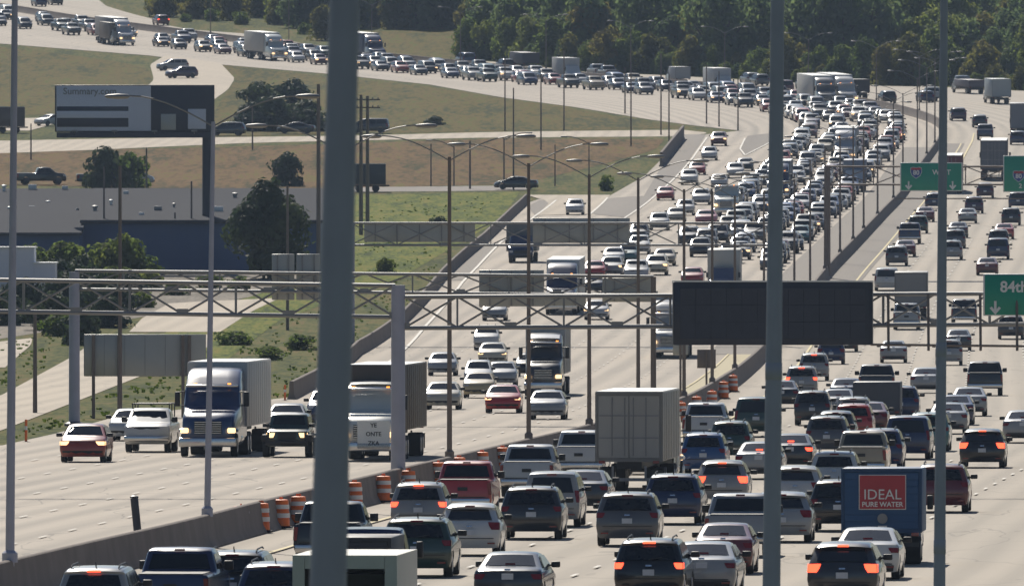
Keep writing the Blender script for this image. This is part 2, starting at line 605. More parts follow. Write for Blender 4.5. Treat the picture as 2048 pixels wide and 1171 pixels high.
def sheet(name, left, right, y0, y1, mat_, dz, ncol=10, step=4.0, kind='structure', uv=True):
    mb = MB(); mb.uv = []
    rows = []
    y = y0
    while y > y1:
        rows.append(y); y -= step * (1.0 if y > 320 else .5)
    rows.append(y1)
    for y in rows:
        l, r = lerp(left, y), lerp(right, y)
        for k in range(ncol + 1):
            X, Y = at(l + (r - l) * k / ncol, y)
            mb.v.append((X, Y, prof(Y) + dz))
    X = np.array([v[0] for v in mb.v]); Y = np.array([v[1] for v in mb.v])
    for i in range(len(X)):
        st, off = station(X[i], Y[i])
        mb.uv.append((off, st))
    for j in range(len(rows) - 1):
        for k in range(ncol):
            a = j * (ncol + 1) + k
            mb.face((a, a + 1, a + ncol + 2, a + ncol + 1))
    return tag(mb.build(name, mat_, smooth=60), kind=kind)

def poly_sheet(name, pts, mat_, dz, step=3.0, ncol=3):
    """flat ground patch under a photo polygon that is crossed once by every row"""
    y0, y1 = max(p[1] for p in pts), min(p[1] for p in pts)
    left, right = [], []
    y = y0
    rows = []
    while y > y1:
        rows.append(y); y -= step
    rows.append(y1 + .01)
    for y in rows:
        yy = min(max(y, y1 + .01), y0 - .01)
        h = []
        for (xa, ya), (xb, yb) in zip(pts, pts[1:] + pts[:1]):
            if (ya - yy) * (yb - yy) < 0:
                h.append(xa + (xb - xa) * (yy - ya) / (yb - ya))
        if len(h) >= 2:
            left.append((y, min(h))); right.append((y, max(h)))
    return sheet(name, left, right, left[0][0], left[-1][0], mat_, dz, ncol, step)

EDGE_E = [(1290, -420), (900, -420), (893, 0), (868, 112), (835, 230), (812, 430), (795, 585), (760, 652), (708, 716), (650, 802), (560, 884), (485, 968),
          (408, 1052), (394, 1090), (392, 1220), (352, 1290), (312, 1330), (275, 1362), (262, 1480), (252, 1390), (240, 1300), (215, 1150),
          (195, 1000), (170, 860), (155, 720), (147, 640), (128, 420), (112, 300), (88, 0), (70, -300), (-40, -300)]
MROW = [(y, x) for x, y in MPX]
FAR_W = [(1290, 2900), (300, 2900), (190, 2500), (183, 2048), (175, 1900), (172, 1730), (165, 1560), (151, 1330), (146, 1180), (125, 1000), (117, 860),
         (95, 640), (70, 520), (60, 380), (51, 333), (42, 318), (26, 256), (13, 213), (0, 197), (-30, 100)]
m_hi = [(y, x) for x, y in MPX]
sheet('eastbound_road', EDGE_E, m_hi, 1288, -28, M['conc'], .05, 14)
sheet('westbound_road', m_hi, FAR_W, 1288, -28, M['concw'], .045, 14)

def strip(name, o0, o1, s0, s1, mat_, dz, step=8.0, n=2):
    mb = MB(); mb.uv = []
    k = int((s1 - s0) / step) + 1
    for i in range(k + 1):
        st = s0 + (s1 - s0) * i / k
        for j in range(n + 1):
            x, y, a = on_line(st, o0 + (o1 - o0) * j / n)
            mb.v.append((x, y, prof(y) + dz)); mb.uv.append((o0 + (o1 - o0) * j / n, st))
    for i in range(k):
        for j in range(n):
            a = i * (n + 1) + j
            mb.face((a, a + 1, a + n + 2, a + n + 1))
    return tag(mb.build(name, mat_, smooth=60), kind='structure')

S_NEAR, S_1100, S_2100, S_FAR = 0.0, st_of_y(1120), st_of_y(2100), MST[-1]
strip('shoulder', .38, 2.5, S_NEAR, S_1100 + 60, M['shoulder'], .075)
strip('shoulder', .38, 4.0, S_1100 + 60, S_2100 - 20, M['asph'], .075)
strip('shoulder', -3.0, -.38, st_of_y(1260), S_2100, M['asph'], .075)
poly_sheet('gore_asphalt', [(1182, 429), (1213, 398), (1280, 393), (1312, 392), (1252, 436)], M['asph'], .08)
poly_sheet('gore_asphalt', [(1070, 432), (1056, 414), (1078, 402), (1112, 402)], M['asph'], .08)
poly_sheet('gore_asphalt', [(880, 562), (968, 490), (1000, 486), (954, 535), (928, 562)], M['asph'], .08)
poly_sheet('gore_asphalt', [(1366, 270), (1412, 270), (1380, 318), (1352, 358), (1318, 390), (1287, 394), (1325, 330)], M['asph'], .08)
poly_sheet('gore_asphalt', [(1486, 312), (1478, 300), (1496, 272), (1540, 268), (1545, 285)], M['asph'], .08)
poly_sheet('ramp_road', [(1052, 391), (1220, 391), (1216, 398), (1182, 430), (1075, 432), (1100, 405)], M['far'], .085)

# painted lines
mb = MB(); yb = MB()
def dash(mbx, off, s0, s1, w=.13, length=None, gap=None, dz=.10):
    st = s0
    while st < s1:
        e = min(s1, st + (length or 12.0))
        a = on_line(st, off - w / 2); b = on_line(st, off + w / 2); c = on_line(e, off + w / 2); d = on_line(e, off - w / 2)
        mbx.quad((a[0], a[1], prof(a[1]) + dz), (b[0], b[1], prof(b[1]) + dz), (c[0], c[1], prof(c[1]) + dz), (d[0], d[1], prof(d[1]) + dz))
        st = e + (gap or 0.0)
WL = [-(2.6 + 3.66 * k) for k in range(8)]
EL = [2.6 + 3.66 * k for k in range(7)]
S16 = st_of_y(1600)
for off in WL[1:6]:
    dash(mb, off, 0, S16, .11, 3.05, 9.15)
for off in EL[1:6]:
    dash(mb, off, 0, st_of_y(1250), .09, 3.05, 9.15)
dash(yb, EL[0], 0, S_1100 + 60, .12, 6.0, 0)
dash(yb, WL[0], 0, S_2100, .16, 6.0, 0)
def stripe_px(mbx, pts, w, dz=.11):
    P = [Vector(at(*p)) for p in pts]
    Q = []
    for a, b in zip(P[:-1], P[1:]):
        n = max(1, int((b - a).length / 8))
        Q += [a + (b - a) * k / n for k in range(n)]
    Q.append(P[-1])
    for a, b in zip(Q[:-1], Q[1:]):
        n = Vector((-(b - a).y, (b - a).x)).normalized() * w / 2
        mbx.quad(*[(p.x, p.y, prof(p.y) + dz) for p in (a - n, a + n, b + n, b - n)])
stripe_px(mb, [(735, 760), (764, 736), (851, 654), (925, 566), (956, 534), (1003, 485), (1074, 431), (1112, 402)], .22)
stripe_px(mb, [(1180, 430), (1215, 397)], .22)
stripe_px(mb, [(1235, 446), (1252, 436), (1312, 391), (1362, 345), (1385, 318), (1414, 276)], .22)
stripe_px(mb, [(1490, 312), (1480, 299), (1490, 278)], .2)
stripe_px(mb, [(1490, 312), (1545, 284)], .2)
stripe_px(yb, [(1898, 382), (1924, 322), (1944, 284), (1948, 268)], .2)
tag(mb.build('lane_marking', M['line']), kind='structure')
tag(yb.build('lane_marking', M['yline']), kind='structure')

# side roads and patches of field left of the motorway
poly_sheet('frontage_road', [(-60, 880), (-60, 800), (0, 792), (140, 716), (178, 690), (420, 668), (420, 692), (300, 745), (160, 800), (0, 862)], M['far'], .03)
poly_sheet('frontage_road', [(258, 664), (285, 636), (340, 606), (560, 596), (505, 622), (440, 664)], M['far'], .03)
poly_sheet('frontage_road', [(-60, 735), (-60, 690), (65, 676), (62, 690), (10, 735)], M['far'], .03)
poly_sheet('ramp_road', [(-60, 309), (-60, 283), (250, 277), (700, 272), (1000, 264), (1365, 260), (1420, 266), (1364, 274), (1000, 275), (500, 286), (190, 300)], M['far'], .03, step=1.0, ncol=14)
poly_sheet('ramp_road', [(-60, 262), (-60, 240), (110, 236), (250, 232), (420, 206), (456, 180), (470, 158), (440, 126), (330, 112), (300, 130), (308, 160), (286, 182), (300, 200),
                         (180, 228), (60, 262)], M['far'], .06, step=2.0, ncol=6)
poly_sheet('access_road', [(690, 384), (690, 375), (1060, 371), (1050, 382)], M['asph'], .03, step=1.0)
poly_sheet('dry_field', [(-80, 372), (-80, 300), (200, 301), (700, 287), (1000, 277), (1330, 278), (1310, 300), (1200, 330), (1040, 368), (600, 378), (150, 374)], M['brown'], .02, ncol=12)
poly_sheet('field', [(150, 232), (420, 240), (440, 205), (472, 160), (440, 130), (640, 152), (860, 174), (1150, 219), (1300, 244), (1390, 258), (1000, 262), (400, 274), (100, 238)], M['olive'], .02, ncol=12, step=2.0)
poly_sheet('field', [(-80, 236), (-80, 96), (0, 94), (110, 106), (250, 126), (300, 140), (304, 162), (284, 184), (180, 226)], M['olive'], .025, ncol=8, step=2.0)
poly_sheet('grass_bank', [(420, 745), (560, 640), (800, 556), (1000, 440), (1040, 384), (690, 388), (640, 470), (600, 560), (360, 640), (250, 735)], M['green'], .02, ncol=10)
poly_sheet('gravel_lot', [(-80, 690), (-80, 545), (640, 545), (600, 575), (250, 640), (60, 668)], M['gravel'], .015, ncol=10)
poly_sheet('dry_field', [(700, 118), (720, 62), (930, 60), (960, 112), (900, 118)], M['olive'], .02, ncol=6, step=2.0)

# ------------------------------------------------------------------ concrete barriers
def wall_along(name, pts, h, wb, wt, mat_, label, cat='barrier'):
    """pts = ground points; the section narrows from wb to wt"""
    mb = MB()
    sec = [(-wb / 2, -.05), (-wb / 2, .10), (-wb * .30, .32), (-wt / 2, h - .03), (-wt / 2 + .03, h), (wt / 2 - .03, h), (wt / 2, h - .03), (wb * .30, .32), (wb / 2, .10), (wb / 2, -.05)]
    n = len(sec)
    for i, p in enumerate(pts):
        a, b = pts[max(0, i - 1)], pts[min(len(pts) - 1, i + 1)]
        d = Vector((b[0] - a[0], b[1] - a[1])).normalized()
        for (o, z) in sec:
            mb.v.append((p[0] - d.y * o, p[1] + d.x * o, prof(p[1]) + z))
    for i in range(len(pts) - 1):
        for k in range(n - 1):
            mb.face((i * n + k, i * n + k + 1, (i + 1) * n + k + 1, (i + 1) * n + k))
    mb.face(tuple(range(n))); mb.face(tuple((len(pts) - 1) * n + k for k in range(n))[::-1])
    return tag(mb.build(name, mat_, smooth=30), label, cat)
wall_along('median_barrier', [on_line(MST[-1] * i / 330, 0)[:2] for i in range(331)], 1.07, .66, .20, M['barrier'],
           'long concrete barrier wall dividing the two directions of traffic')
def gpts(px, step=12):
    P = [Vector(at(*p)) for p in px]
    Q = []
    for a, b in zip(P[:-1], P[1:]):
        n = max(1, int((b - a).length / step))
        Q += [a + (b - a) * k / n for k in range(n)]
    return [(p.x, p.y) for p in Q + [P[-1]]]
wall_along('roadside_barrier', gpts([(583, 800), (652, 762), (716, 711), (800, 654), (884, 563), (968, 488), (1052, 408)]), 1.05, .5, .22, M['barrier'],
           'concrete barrier wall along the grass side of the eastbound road')
wall_along('retaining_wall', gpts([(1322, 334), (1345, 305), (1366, 279)]), 1.7, .5, .3, M['barrier'],
           'short grey parapet wall at the far ramp beside the grass', 'wall')
# ------------------------------------------------------------------ vehicle bodies
TC = [-1, -.965, -.87, -.5, 0, .5, .87, .965, 1]

class Body:
    """side outline swept across the width: tumblehome, bowed ends, crowned roof, rounded edges, wheel arches"""
    def __init__(s, top, W, belt, roofw, zb, wheels, wr, bowr=.10, bowf=.16, crown=.045, lowf=.93, edge=.06, hood=None):
        s.top, s.W, s.belt, s.roofw, s.zb, s.wheels, s.wr = top, W, belt, roofw, zb, wheels, wr
        s.bowr, s.bowf, s.crown, s.lowf, s.edge, s.hood = bowr, bowf, crown, lowf, edge, hood
        s.H = max(p[1] for p in top)
        s.y0, s.y1 = min(p[0] for p in top), max(p[0] for p in top)
        s.mid = .5 * (s.y0 + s.y1)
        s.half = .5 * (s.y1 - s.y0)
    def hw(s, y, z):
        w = s.W / 2
        if z <= .55: k = s.lowf + (1 - s.lowf) * max(0, z - s.zb) / max(.01, .55 - s.zb)
        elif z <= s.belt: k = 1 - .025 * (z - .55) / max(.01, s.belt - .55)
        else: k = .975 + (s.roofw - .975) * (z - s.belt) / (s.H - s.belt)
        if s.hood and y > s.hood[0]:
            k *= s.hood[1] + (1 - s.hood[1]) * max(0, 1 - (y - s.hood[0]) / .5)
        return w * k
    def pt(s, y, z, t, out=0.0):
        w = s.hw(y, z)
        e = (y - s.mid) / s.half
        f = max(0.0, (abs(e) - .62) / .38)
        yy = y - math.copysign(1, e) * (s.bowf if e > 0 else s.bowr) * t * t * f * f
        zz = z - s.crown * t * t * max(0, (z - s.zb) / s.H) ** 2
        return (w * t, yy, zz)
    def outline(s):
        arch = []
        r = s.wr + .055
        for wy in sorted(s.wheels, reverse=True):
            dz = s.zb - s.wr
            a0 = math.asin(max(-1, min(1, dz / r)))
            pts = []
            for k in range(9):
                a = a0 + (math.pi - 2 * a0) * k / 8
                pts.append((wy + r * math.cos(a), s.wr + r * math.sin(a)))
            arch += pts
        return list(s.top), arch          # top goes rear-bottom .. front-bottom; arch goes front .. rear
    def shell(s, m=0):
        top, arch = s.outline()
        ring = top + arch
        n = len(ring)
        # outward normals of the side outline, for rounding the long edges
        nor = []
        for i in range(n):
            a, b = ring[i - 1], ring[(i + 1) % n]
            d = Vector((b[0] - a[0], b[1] - a[1]))
            d = d.normalized() if d.length > 1e-6 else Vector((1, 0))
            nor.append(Vector((-d.y, d.x)))
        mb = MB()
        for t in TC:
            sh = s.edge if abs(t) == 1 else (s.edge * .30 if abs(t) > .95 else 0)
            for i, (y, z) in enumerate(ring):
                k = sh if i < len(top) else 0
                y2, z2 = y - nor[i].x * k, z - nor[i].y * k
                p = s.pt(y2, z2, t)
                x = s.hw(y, z) * t
                mb.v.append((x, p[1], p[2]))
        for c in range(len(TC) - 1):
            for i in range(n):
                j = (i + 1) % n
                mb.face((c * n + i, c * n + j, (c + 1) * n + j, (c + 1) * n + i), m)
        # flat flanks: split at the belt line between rear deck and cowl
        deck = max(range(len(top)), key=lambda i: (top[i][1] <= s.belt + .02 and top[i][0] < s.mid, i))
        deck = [i for i in range(len(top)) if top[i][1] <= s.belt + .03]
        up = [i for i in range(len(top)) if top[i][1] > s.belt + .03]
        d0, c0 = up[0] - 1, up[-1] + 1
        for side in (0, len(TC) - 1):
            low = list(range(0, d0 + 1)) + list(range(c0, n))
            upp = list(range(d0, c0 + 1))
            for loop in (low, upp):
                P = [Vector((0, ring[i][0], ring[i][1])) for i in loop]
                for tri in tessellate_polygon([P]):
                    mb.face(tuple(side * n + loop[q] for q in tri), m)
        return mb
    def pane(s, p, q, tw, m=0, out=.008, taper=1.0, nt=6, ns=3, mb=None):
        """skin patch over the outline between (y,z) points p (low) and q (high)"""
        mb = mb or MB()
        d = Vector((q[0] - p[0], q[1] - p[1])).normalized()
        nn = Vector((-d.y, d.x))
        if (p[0] + q[0]) / 2 < s.mid: nn = Vector((-abs(nn.x), abs(nn.y) if nn.y >= 0 else nn.y))
        else: nn = Vector((abs(nn.x), nn.y))
        if nn.y < -0.2: nn = -nn
        b = len(mb.v)
        for i in range(ns + 1):
            u = i / ns
            y, z = p[0] + (q[0] - p[0]) * u, p[1] + (q[1] - p[1]) * u
            for k in range(nt + 1):
                t = (-1 + 2 * k / nt) * tw * (1 + (taper - 1) * u)
                pp = s.pt(y, z, t)
                mb.v.append((pp[0], pp[1] + nn.x * out, pp[2] + nn.y * out))
        for i in range(ns):
            for k in range(nt):
                a = b + i * (nt + 1) + k
                mb.face((a, a + 1, a + nt + 2, a + nt + 1), m)
        return mb
    def side(s, poly, out=.006, m=0):
        res = []
        for sg in (-1, 1):
            mb = MB()
            vs = []
            for (y, z) in poly:
                p = s.pt(y, z, sg)
                vs.append((sg * (s.hw(y, z) + out), y, p[2] + s.crown * .4))
            mb.add(vs, [tuple(range(len(vs)))], m)
            res.append(mb)
        return res

def wheel_mb(r, w):
    t = MB().lathe([(r * .62, -w / 2 + .01), (r * .93, -w / 2), (r, -w / 2 + .035), (r, w / 2 - .035), (r * .93, w / 2), (r * .62, w / 2 - .01)], n=18, axis=0)
    h = MB().lathe([(r * .63, -w / 2 + .015), (r * .58, -w / 2 - .004), (r * .2, -w / 2 + .02), (r * .2, w / 2 - .02), (r * .58, w / 2 + .004), (r * .63, w / 2 - .015)], n=14, axis=0)
    return t, h

def lampbox(b, yz0, yz1, t0, t1, side, out=.012, m=0):
    """lamp lying over a corner of the body, from |t|=t0 to t1"""
    mb = MB()
    n = 4
    for i in range(3):
        u = i / 2
        y, z = yz0[0] + (yz1[0] - yz0[0]) * u, yz0[1] + (yz1[1] - yz0[1]) * u
        for k in range(n + 1):
            tt = t0 + (t1 - t0) * .38 * (1 - u) if u < 1 else t0 + (t1 - t0) * .10
            t = side * (tt + (t1 - tt) * k / n)
            p = b.pt(y, z, t)
            so = -1 if y < b.mid else 1
            mb.v.append((p[0], p[1] + so * out, p[2]))
    for i in range(2):
        for k in range(n):
            a = i * (n + 1) + k
            mb.face((a, a + 1, a + n + 2, a + n + 1), m)
    # wrap round the flank
    sg = side
    vs = []
    for (y, z) in (yz0, yz1):
        p = b.pt(y, z, sg * t1)
        so = -1 if y < b.mid else 1
        vs.append((sg * (b.hw(y, z) + .008), p[1] + so * out * .5, p[2]))
        vs.append((sg * (b.hw(y, z) + .008), p[1] - so * .26, p[2] + .01))
    mb.add(vs, [(0, 1, 3, 2)], m)
    return mb

def car_spec(kind):
    if kind == 'sedan':
        b = Body([(-2.32, .22), (-2.40, .36), (-2.43, .56), (-2.41, .80), (-2.33, .99), (-2.22, 1.03), (-1.72, 1.07), (-1.55, 1.085),
                  (-.80, 1.385), (-.45, 1.43), (-.05, 1.45), (.35, 1.42), (.55, 1.375), (1.25, 1.02), (1.40, .99), (1.95, .91), (2.24, .80), (2.36, .66), (2.42, .50), (2.38, .32), (2.30, .22)],
                 1.83, 1.03, .74, .22, (-1.42, 1.42), .33, .16, .22)
        d = dict(rw=((-1.52, 1.105), (-.84, 1.37)), rt=.80, ws=((1.20, 1.045), (.60, 1.35)), wt=.86,
                 sides=[[(-1.25, 1.05), (-.25, 1.05), (-.25, 1.36), (-.72, 1.34)], [(-.17, 1.05), (1.02, 1.03), (.45, 1.345), (-.17, 1.365)]],
                 tl=((-2.43, .77), (-2.37, .91), .64, .98), hl=((2.33, .68), (2.20, .80), .52, .97), plate=(-2.45, .84), fplate=(2.44, .45),
                 grille=((2.42, .40), (2.36, .66)), gt=.46, rbump=((-2.40, .25), (-2.43, .42)), mirror=(.95, 1.03), brake=(-1.5, 1.11), bt=.16)
    elif kind == 'wagon':
        b = Body([(-2.08, .24), (-2.17, .38), (-2.21, .58), (-2.20, .78), (-2.12, .98), (-2.02, 1.06), (-1.55, 1.43), (-1.66, 1.48), (-1.55, 1.53),
                  (-1.1, 1.575), (-.4, 1.60), (.2, 1.575), (.45, 1.53), (1.15, 1.09), (1.32, 1.05), (1.85, .96), (2.08, .86), (2.18, .68), (2.22, .50), (2.18, .33), (2.08, .24)],
                 1.83, 1.07, .75, .24, (-1.30, 1.33), .34, .20, .24, crown=.06, edge=.08)
        d = dict(rw=((-2.01, 1.085), (-1.60, 1.405)), rt=.76, ws=((1.10, 1.12), (.51, 1.49)), wt=.86,
                 sides=[[(-1.70, 1.12), (-1.05, 1.09), (-1.05, 1.47), (-1.35, 1.44)], [(-.97, 1.09), (-.1, 1.08), (-.1, 1.49), (-.97, 1.48)], [(-.02, 1.08), (.95, 1.08), (.38, 1.47), (-.02, 1.49)]],
                 tl=((-2.20, .80), (-2.08, 1.03), .58, .985), hl=((2.15, .72), (2.05, .88), .54, .97), plate=(-2.24, .72), fplate=(2.25, .46),
                 grille=((2.22, .42), (2.10, .80)), gt=.48, rbump=((-2.14, .27), (-2.215, .50)), mirror=(.90, 1.09), brake=(-1.64, 1.455), bt=.20)
    elif kind == 'suv':
        b = Body([(-2.22, .26), (-2.30, .42), (-2.34, .62), (-2.33, .80), (-2.27, 1.02), (-2.22, 1.10), (-1.95, 1.52), (-1.98, 1.58), (-1.90, 1.625),
                  (-1.45, 1.665), (-.6, 1.69), (.15, 1.67), (.45, 1.615), (1.18, 1.16), (1.34, 1.12), (1.95, 1.05), (2.20, .95), (2.31, .74), (2.34, .55), (2.30, .36), (2.20, .26)],
                 1.88, 1.12, .78, .26, (-1.38, 1.40), .36, .13, .20)
        d = dict(rw=((-2.225, 1.12), (-1.975, 1.49)), rt=.80, ws=((1.13, 1.19), (.51, 1.575)), wt=.87,
                 sides=[[(-1.92, 1.16), (-1.15, 1.14), (-1.15, 1.55), (-1.72, 1.52)], [(-1.07, 1.14), (-.1, 1.13), (-.1, 1.57), (-1.07, 1.56)], [(-.02, 1.13), (.98, 1.13), (.38, 1.55), (-.02, 1.57)]],
                 tl=((-2.31, .90), (-2.25, 1.06), .70, .985), hl=((2.28, .80), (2.18, .96), .56, .97), plate=(-2.37, .80), fplate=(2.37, .50),
                 grille=((2.34, .56), (2.22, .92)), gt=.50, rbump=((-2.26, .30), (-2.345, .60)), mirror=(.92, 1.16), brake=(-2.0, 1.545), bt=.22)
    elif kind == 'van':
        b = Body([(-2.45, .26), (-2.54, .42), (-2.57, .62), (-2.56, .90), (-2.50, 1.10), (-2.34, 1.68), (-2.30, 1.76), (-2.15, 1.80),
                  (-1.5, 1.83), (-.2, 1.83), (.75, 1.74), (1.0, 1.66), (1.85, 1.12), (2.02, 1.06), (2.42, .92), (2.56, .72), (2.60, .52), (2.56, .34), (2.46, .26)],
                 1.96, 1.12, .82, .26, (-1.5, 1.55), .36, .12, .22)
        d = dict(rw=((-2.50, 1.14), (-2.36, 1.64)), rt=.80, ws=((1.80, 1.16), (1.05, 1.63)), wt=.87,
                 sides=[[(-2.2, 1.15), (-1.0, 1.15), (-1.0, 1.65), (-2.1, 1.64)], [(-.92, 1.15), (.15, 1.15), (.15, 1.66), (-.92, 1.65)], [(.23, 1.15), (1.5, 1.15), (.85, 1.62), (.23, 1.66)]],
                 tl=((-2.58, .82), (-2.47, 1.22), .84, .985), hl=((2.50, .80), (2.40, .93), .58, .97), plate=(-2.59, .86), fplate=(2.62, .5),
                 grille=((2.60, .55), (2.50, .82)), gt=.5, rbump=((-2.50, .30), (-2.57, .58)), mirror=(1.35, 1.16), brake=(-2.35, 1.70), bt=.2)
    elif kind == 'pickup':
        b = Body([(-2.78, .44), (-2.84, .50), (-2.85, .66), (-2.84, 1.20), (-2.80, 1.27), (-2.6, 1.275), (-1.2, 1.28), (-.62, 1.285), (-.56, 1.33), (-.38, 1.80), (-.28, 1.86),
                  (.2, 1.90), (.75, 1.88), (.98, 1.81), (1.52, 1.33), (1.66, 1.29), (2.40, 1.22), (2.66, 1.12), (2.76, .90), (2.80, .62), (2.76, .42), (2.66, .36)],
                 2.0, 1.30, .82, .40, (-1.75, 1.80), .40, .03, .16, crown=.035)
        d = dict(rw=((-.55, 1.36), (-.41, 1.74)), rt=.84, ws=((1.47, 1.37), (1.03, 1.77)), wt=.87,
                 sides=[[(-.38, 1.34), (.30, 1.33), (.30, 1.74), (-.26, 1.72)], [(.38, 1.33), (1.32, 1.32), (.93, 1.73), (.38, 1.75)]],
                 tl=((-2.86, .78), (-2.86, 1.18), .86, .99), hl=((2.74, .88), (2.64, 1.10), .60, .98), plate=(-2.93, .56), fplate=(2.84, .52),
                 grille=((2.78, .72), (2.70, 1.08)), gt=.56, rbump=((-2.9, .44), (-2.93, .62)), mirror=(1.22, 1.36), brake=(-.40, 1.80), bt=.16)
    elif kind == 'jeep':
        b = Body([(-2.0, .42), (-2.06, .50), (-2.08, .70), (-2.06, 1.10), (-2.03, 1.20), (-1.92, 1.74), (-1.85, 1.80), (-.9, 1.83), (.30, 1.81), (.38, 1.76), (.62, 1.24), (.70, 1.20), (1.75, 1.14), (1.85, 1.10), (1.90, .80), (1.88, .56), (1.84, .48)],
                 1.55, 1.20, .86, .46, (-1.25, 1.25), .41, .02, .06, crown=.02)
        d = dict(rw=((-2.02, 1.26), (-1.94, 1.68)), rt=.78, ws=((.60, 1.29), (.42, 1.71)), wt=.86,
                 sides=[[(-1.85, 1.25), (-.95, 1.25), (-.95, 1.70), (-1.80, 1.70)], [(-.87, 1.25), (.42, 1.25), (.27, 1.70), (-.87, 1.70)]],
                 tl=((-2.08, .80), (-2.07, 1.10), .86, 1.02), hl=((1.90, .84), (1.87, 1.04), .56, .86), plate=(-2.1, .62), fplate=(2.08, .66),
                 grille=((1.90, .62), (1.87, 1.06)), gt=.46, rbump=((-2.08, .46), (-2.10, .62)), mirror=(.55, 1.30), brake=(-1.95, 1.73), bt=.12)
    return b, d

_tpl = {}
def car_template(kind):
    """list of (part name, mesh, slot, sub-parts)"""
    if kind in _tpl: return _tpl[kind]
    b, d = car_spec(kind)
    P = []
    body = b.shell()
    if kind == 'pickup':
        pass
    P.append(('body', body.mesh('body', M['paint'], 38), 'paint', None))
    def add(name, mb, slot, mt, sm=30):
        P.append((name, mb.mesh(name, M[mt], sm), slot, None))
    add('rear_window', b.pane(d['rw'][0], d['rw'][1], d['rt'], taper=.96), 'glass', 'glass')
    add('windshield', b.pane(d['ws'][0], d['ws'][1], d['wt'], taper=.94), 'glass', 'glass')
    for poly in d['sides']:
        for mb in b.side(poly):
            add('side_window', mb, 'glass', 'glass', None)
    for sg in (-1, 1):
        add('tail_light', lampbox(b, d['tl'][0], d['tl'][1], d['tl'][2], d['tl'][3], sg), 'tail', 'tail')
        add('headlight', lampbox(b, d['hl'][0], d['hl'][1], d['hl'][2], d['hl'][3], sg), 'lamp', 'lamp')
        mr = MB().rbox((sg * (b.W / 2 + .10), d['mirror'][0], d['mirror'][1] + .04), (.24, .12, .16 if kind != 'pickup' else .24), .03)
        mr.box((sg * (b.W / 2 - .03), d['mirror'][0], d['mirror'][1] + .02), (.12, .06, .05))
        add('mirror', mr, 'trim', 'trim')
    add('brake_lamp', b.pane((d['brake'][0] - .01, d['brake'][1]), (d['brake'][0] + .01, d['brake'][1] + .05), d['bt'], out=.03, ns=1), 'brake', 'tail')
    add('grille', b.pane(d['grille'][0], d['grille'][1], d['gt'], out=.012), 'trim', 'trim')
    rb = b.pane(d['rbump'][0], d['rbump'][1], .86, out=.045 if kind == 'wagon' else .03)
    if kind == 'pickup':
        rb = MB().rbox((0, -2.93, .56), (1.9, .16, .22), .04, axis=0)
    add('rear_bumper', rb, 'chrome' if kind == 'pickup' else 'trim', 'chrome' if kind == 'pickup' else 'trim')
    fb = b.pane((b.y1 - .10, b.zb + .04), (b.y1, b.zb + .24), .90, out=.015)
    if kind == 'pickup':
        fb = MB().rbox((0, 2.84, .60), (1.95, .16, .24), .05, axis=0)
    if kind == 'jeep':
        fb = MB().rbox((0, 2.02, .62), (1.6, .18, .20), .03, axis=0)
    add('front_bumper', fb, 'chrome' if kind == 'pickup' else 'trim', 'chrome' if kind == 'pickup' else 'trim')
    if kind in ('suv', 'van', 'sedan', 'wagon'):
        y0_, z0_ = d['rbump'][1]
        add('tailgate_seam', b.pane((y0_ - .002, z0_ + .02), (y0_ - .002, z0_ + .045), .80, out=.012, ns=1), 'trim', 'trim')
        add('badge', b.pane((d['plate'][0] + .02, d['plate'][1] + .155), (d['plate'][0] + .03, d['plate'][1] + .20), .09, out=.02, ns=1, nt=2), 'chrome', 'chrome')
        for sg in (-1, 1):
            add('reflector', MB().box((sg * b.W * .36, d['rbump'][0][0] - .10, d['rbump'][0][1] + .12), (.22, .05, .05)), 'reflector', 'tail', None)
    if kind == 'suv':
        for sg in (-1, 1):
            rl = MB().path([(sg * .60, -1.75, 1.655), (sg * .60, -1.5, 1.72), (sg * .60, -.2, 1.745), (sg * .60, .1, 1.70)], .022, 6)
            add('roof_rail', rl, 'trim', 'trim', 60)
        add('rear_wiper', MB().tube((0, -2.26, 1.14), (.36, -2.21, 1.20), .014, n=5), 'trim', 'trim', None)
        add('antenna', MB().tube((0, -1.5, 1.67), (0, -1.62, 1.79), .02, .012, 6), 'trim', 'trim', None)
    if kind == 'pickup':
        add('tailgate_badge', MB().box((0, -2.862, .98), (.34, .02, .12)), 'trim', 'trim', None)
        add('bed_cover', MB().box((0, -1.7, 1.286), (1.66, 2.1, .02)), 'trim', 'trim', None)
        add('tailgate_seam', MB().box((0, -2.855, .70), (1.62, .02, .025)), 'trim', 'trim', None)
    add('license_plate', MB().box((0, d['plate'][0] - .012, d['plate'][1]), (.31, .015, .16)), 'plate', 'plate', None)
    if kind == 'jeep':
        for sg in (-1, 1):
            f = MB().rbox((sg * .80, 1.28, .92), (.30, 1.15, .10), .04).rbox((sg * .80, 1.80, .80), (.30, .14, .3), .04)
            add('fender', f, 'trim', 'trim')
            add('fender', MB().rbox((sg * .80, -1.22, .94), (.30, 1.1, .10), .04), 'trim', 'trim')
    w = .235 if kind in ('sedan', 'suv', 'van', 'wagon') else .27
    t, h = wheel_mb(b.wr, w)
    tm, hm = t.mesh('wheel', M['tyre'], 40), h.mesh('rim', M['rim'], 40)
    wx = b.W / 2 - w / 2 - .02
    if kind == 'jeep': wx = .80
    for wy in b.wheels:
        for sg in (-1, 1):
            P.append(('wheel', tm, 'tyre', [('rim', hm)], (sg * wx, wy, b.wr)))
    # merged version for vehicles too small to show their pieces
    far = MB()
    far.merge(b.shell(), 0)
    far.merge(b.pane(d['rw'][0], d['rw'][1], d['rt'], taper=.96, out=.02), 1)
    far.merge(b.pane(d['ws'][0], d['ws'][1], d['wt'], taper=.94, out=.02), 1)
    for poly in d['sides']:
        for mb in b.side(poly, .012): far.merge(mb, 1)
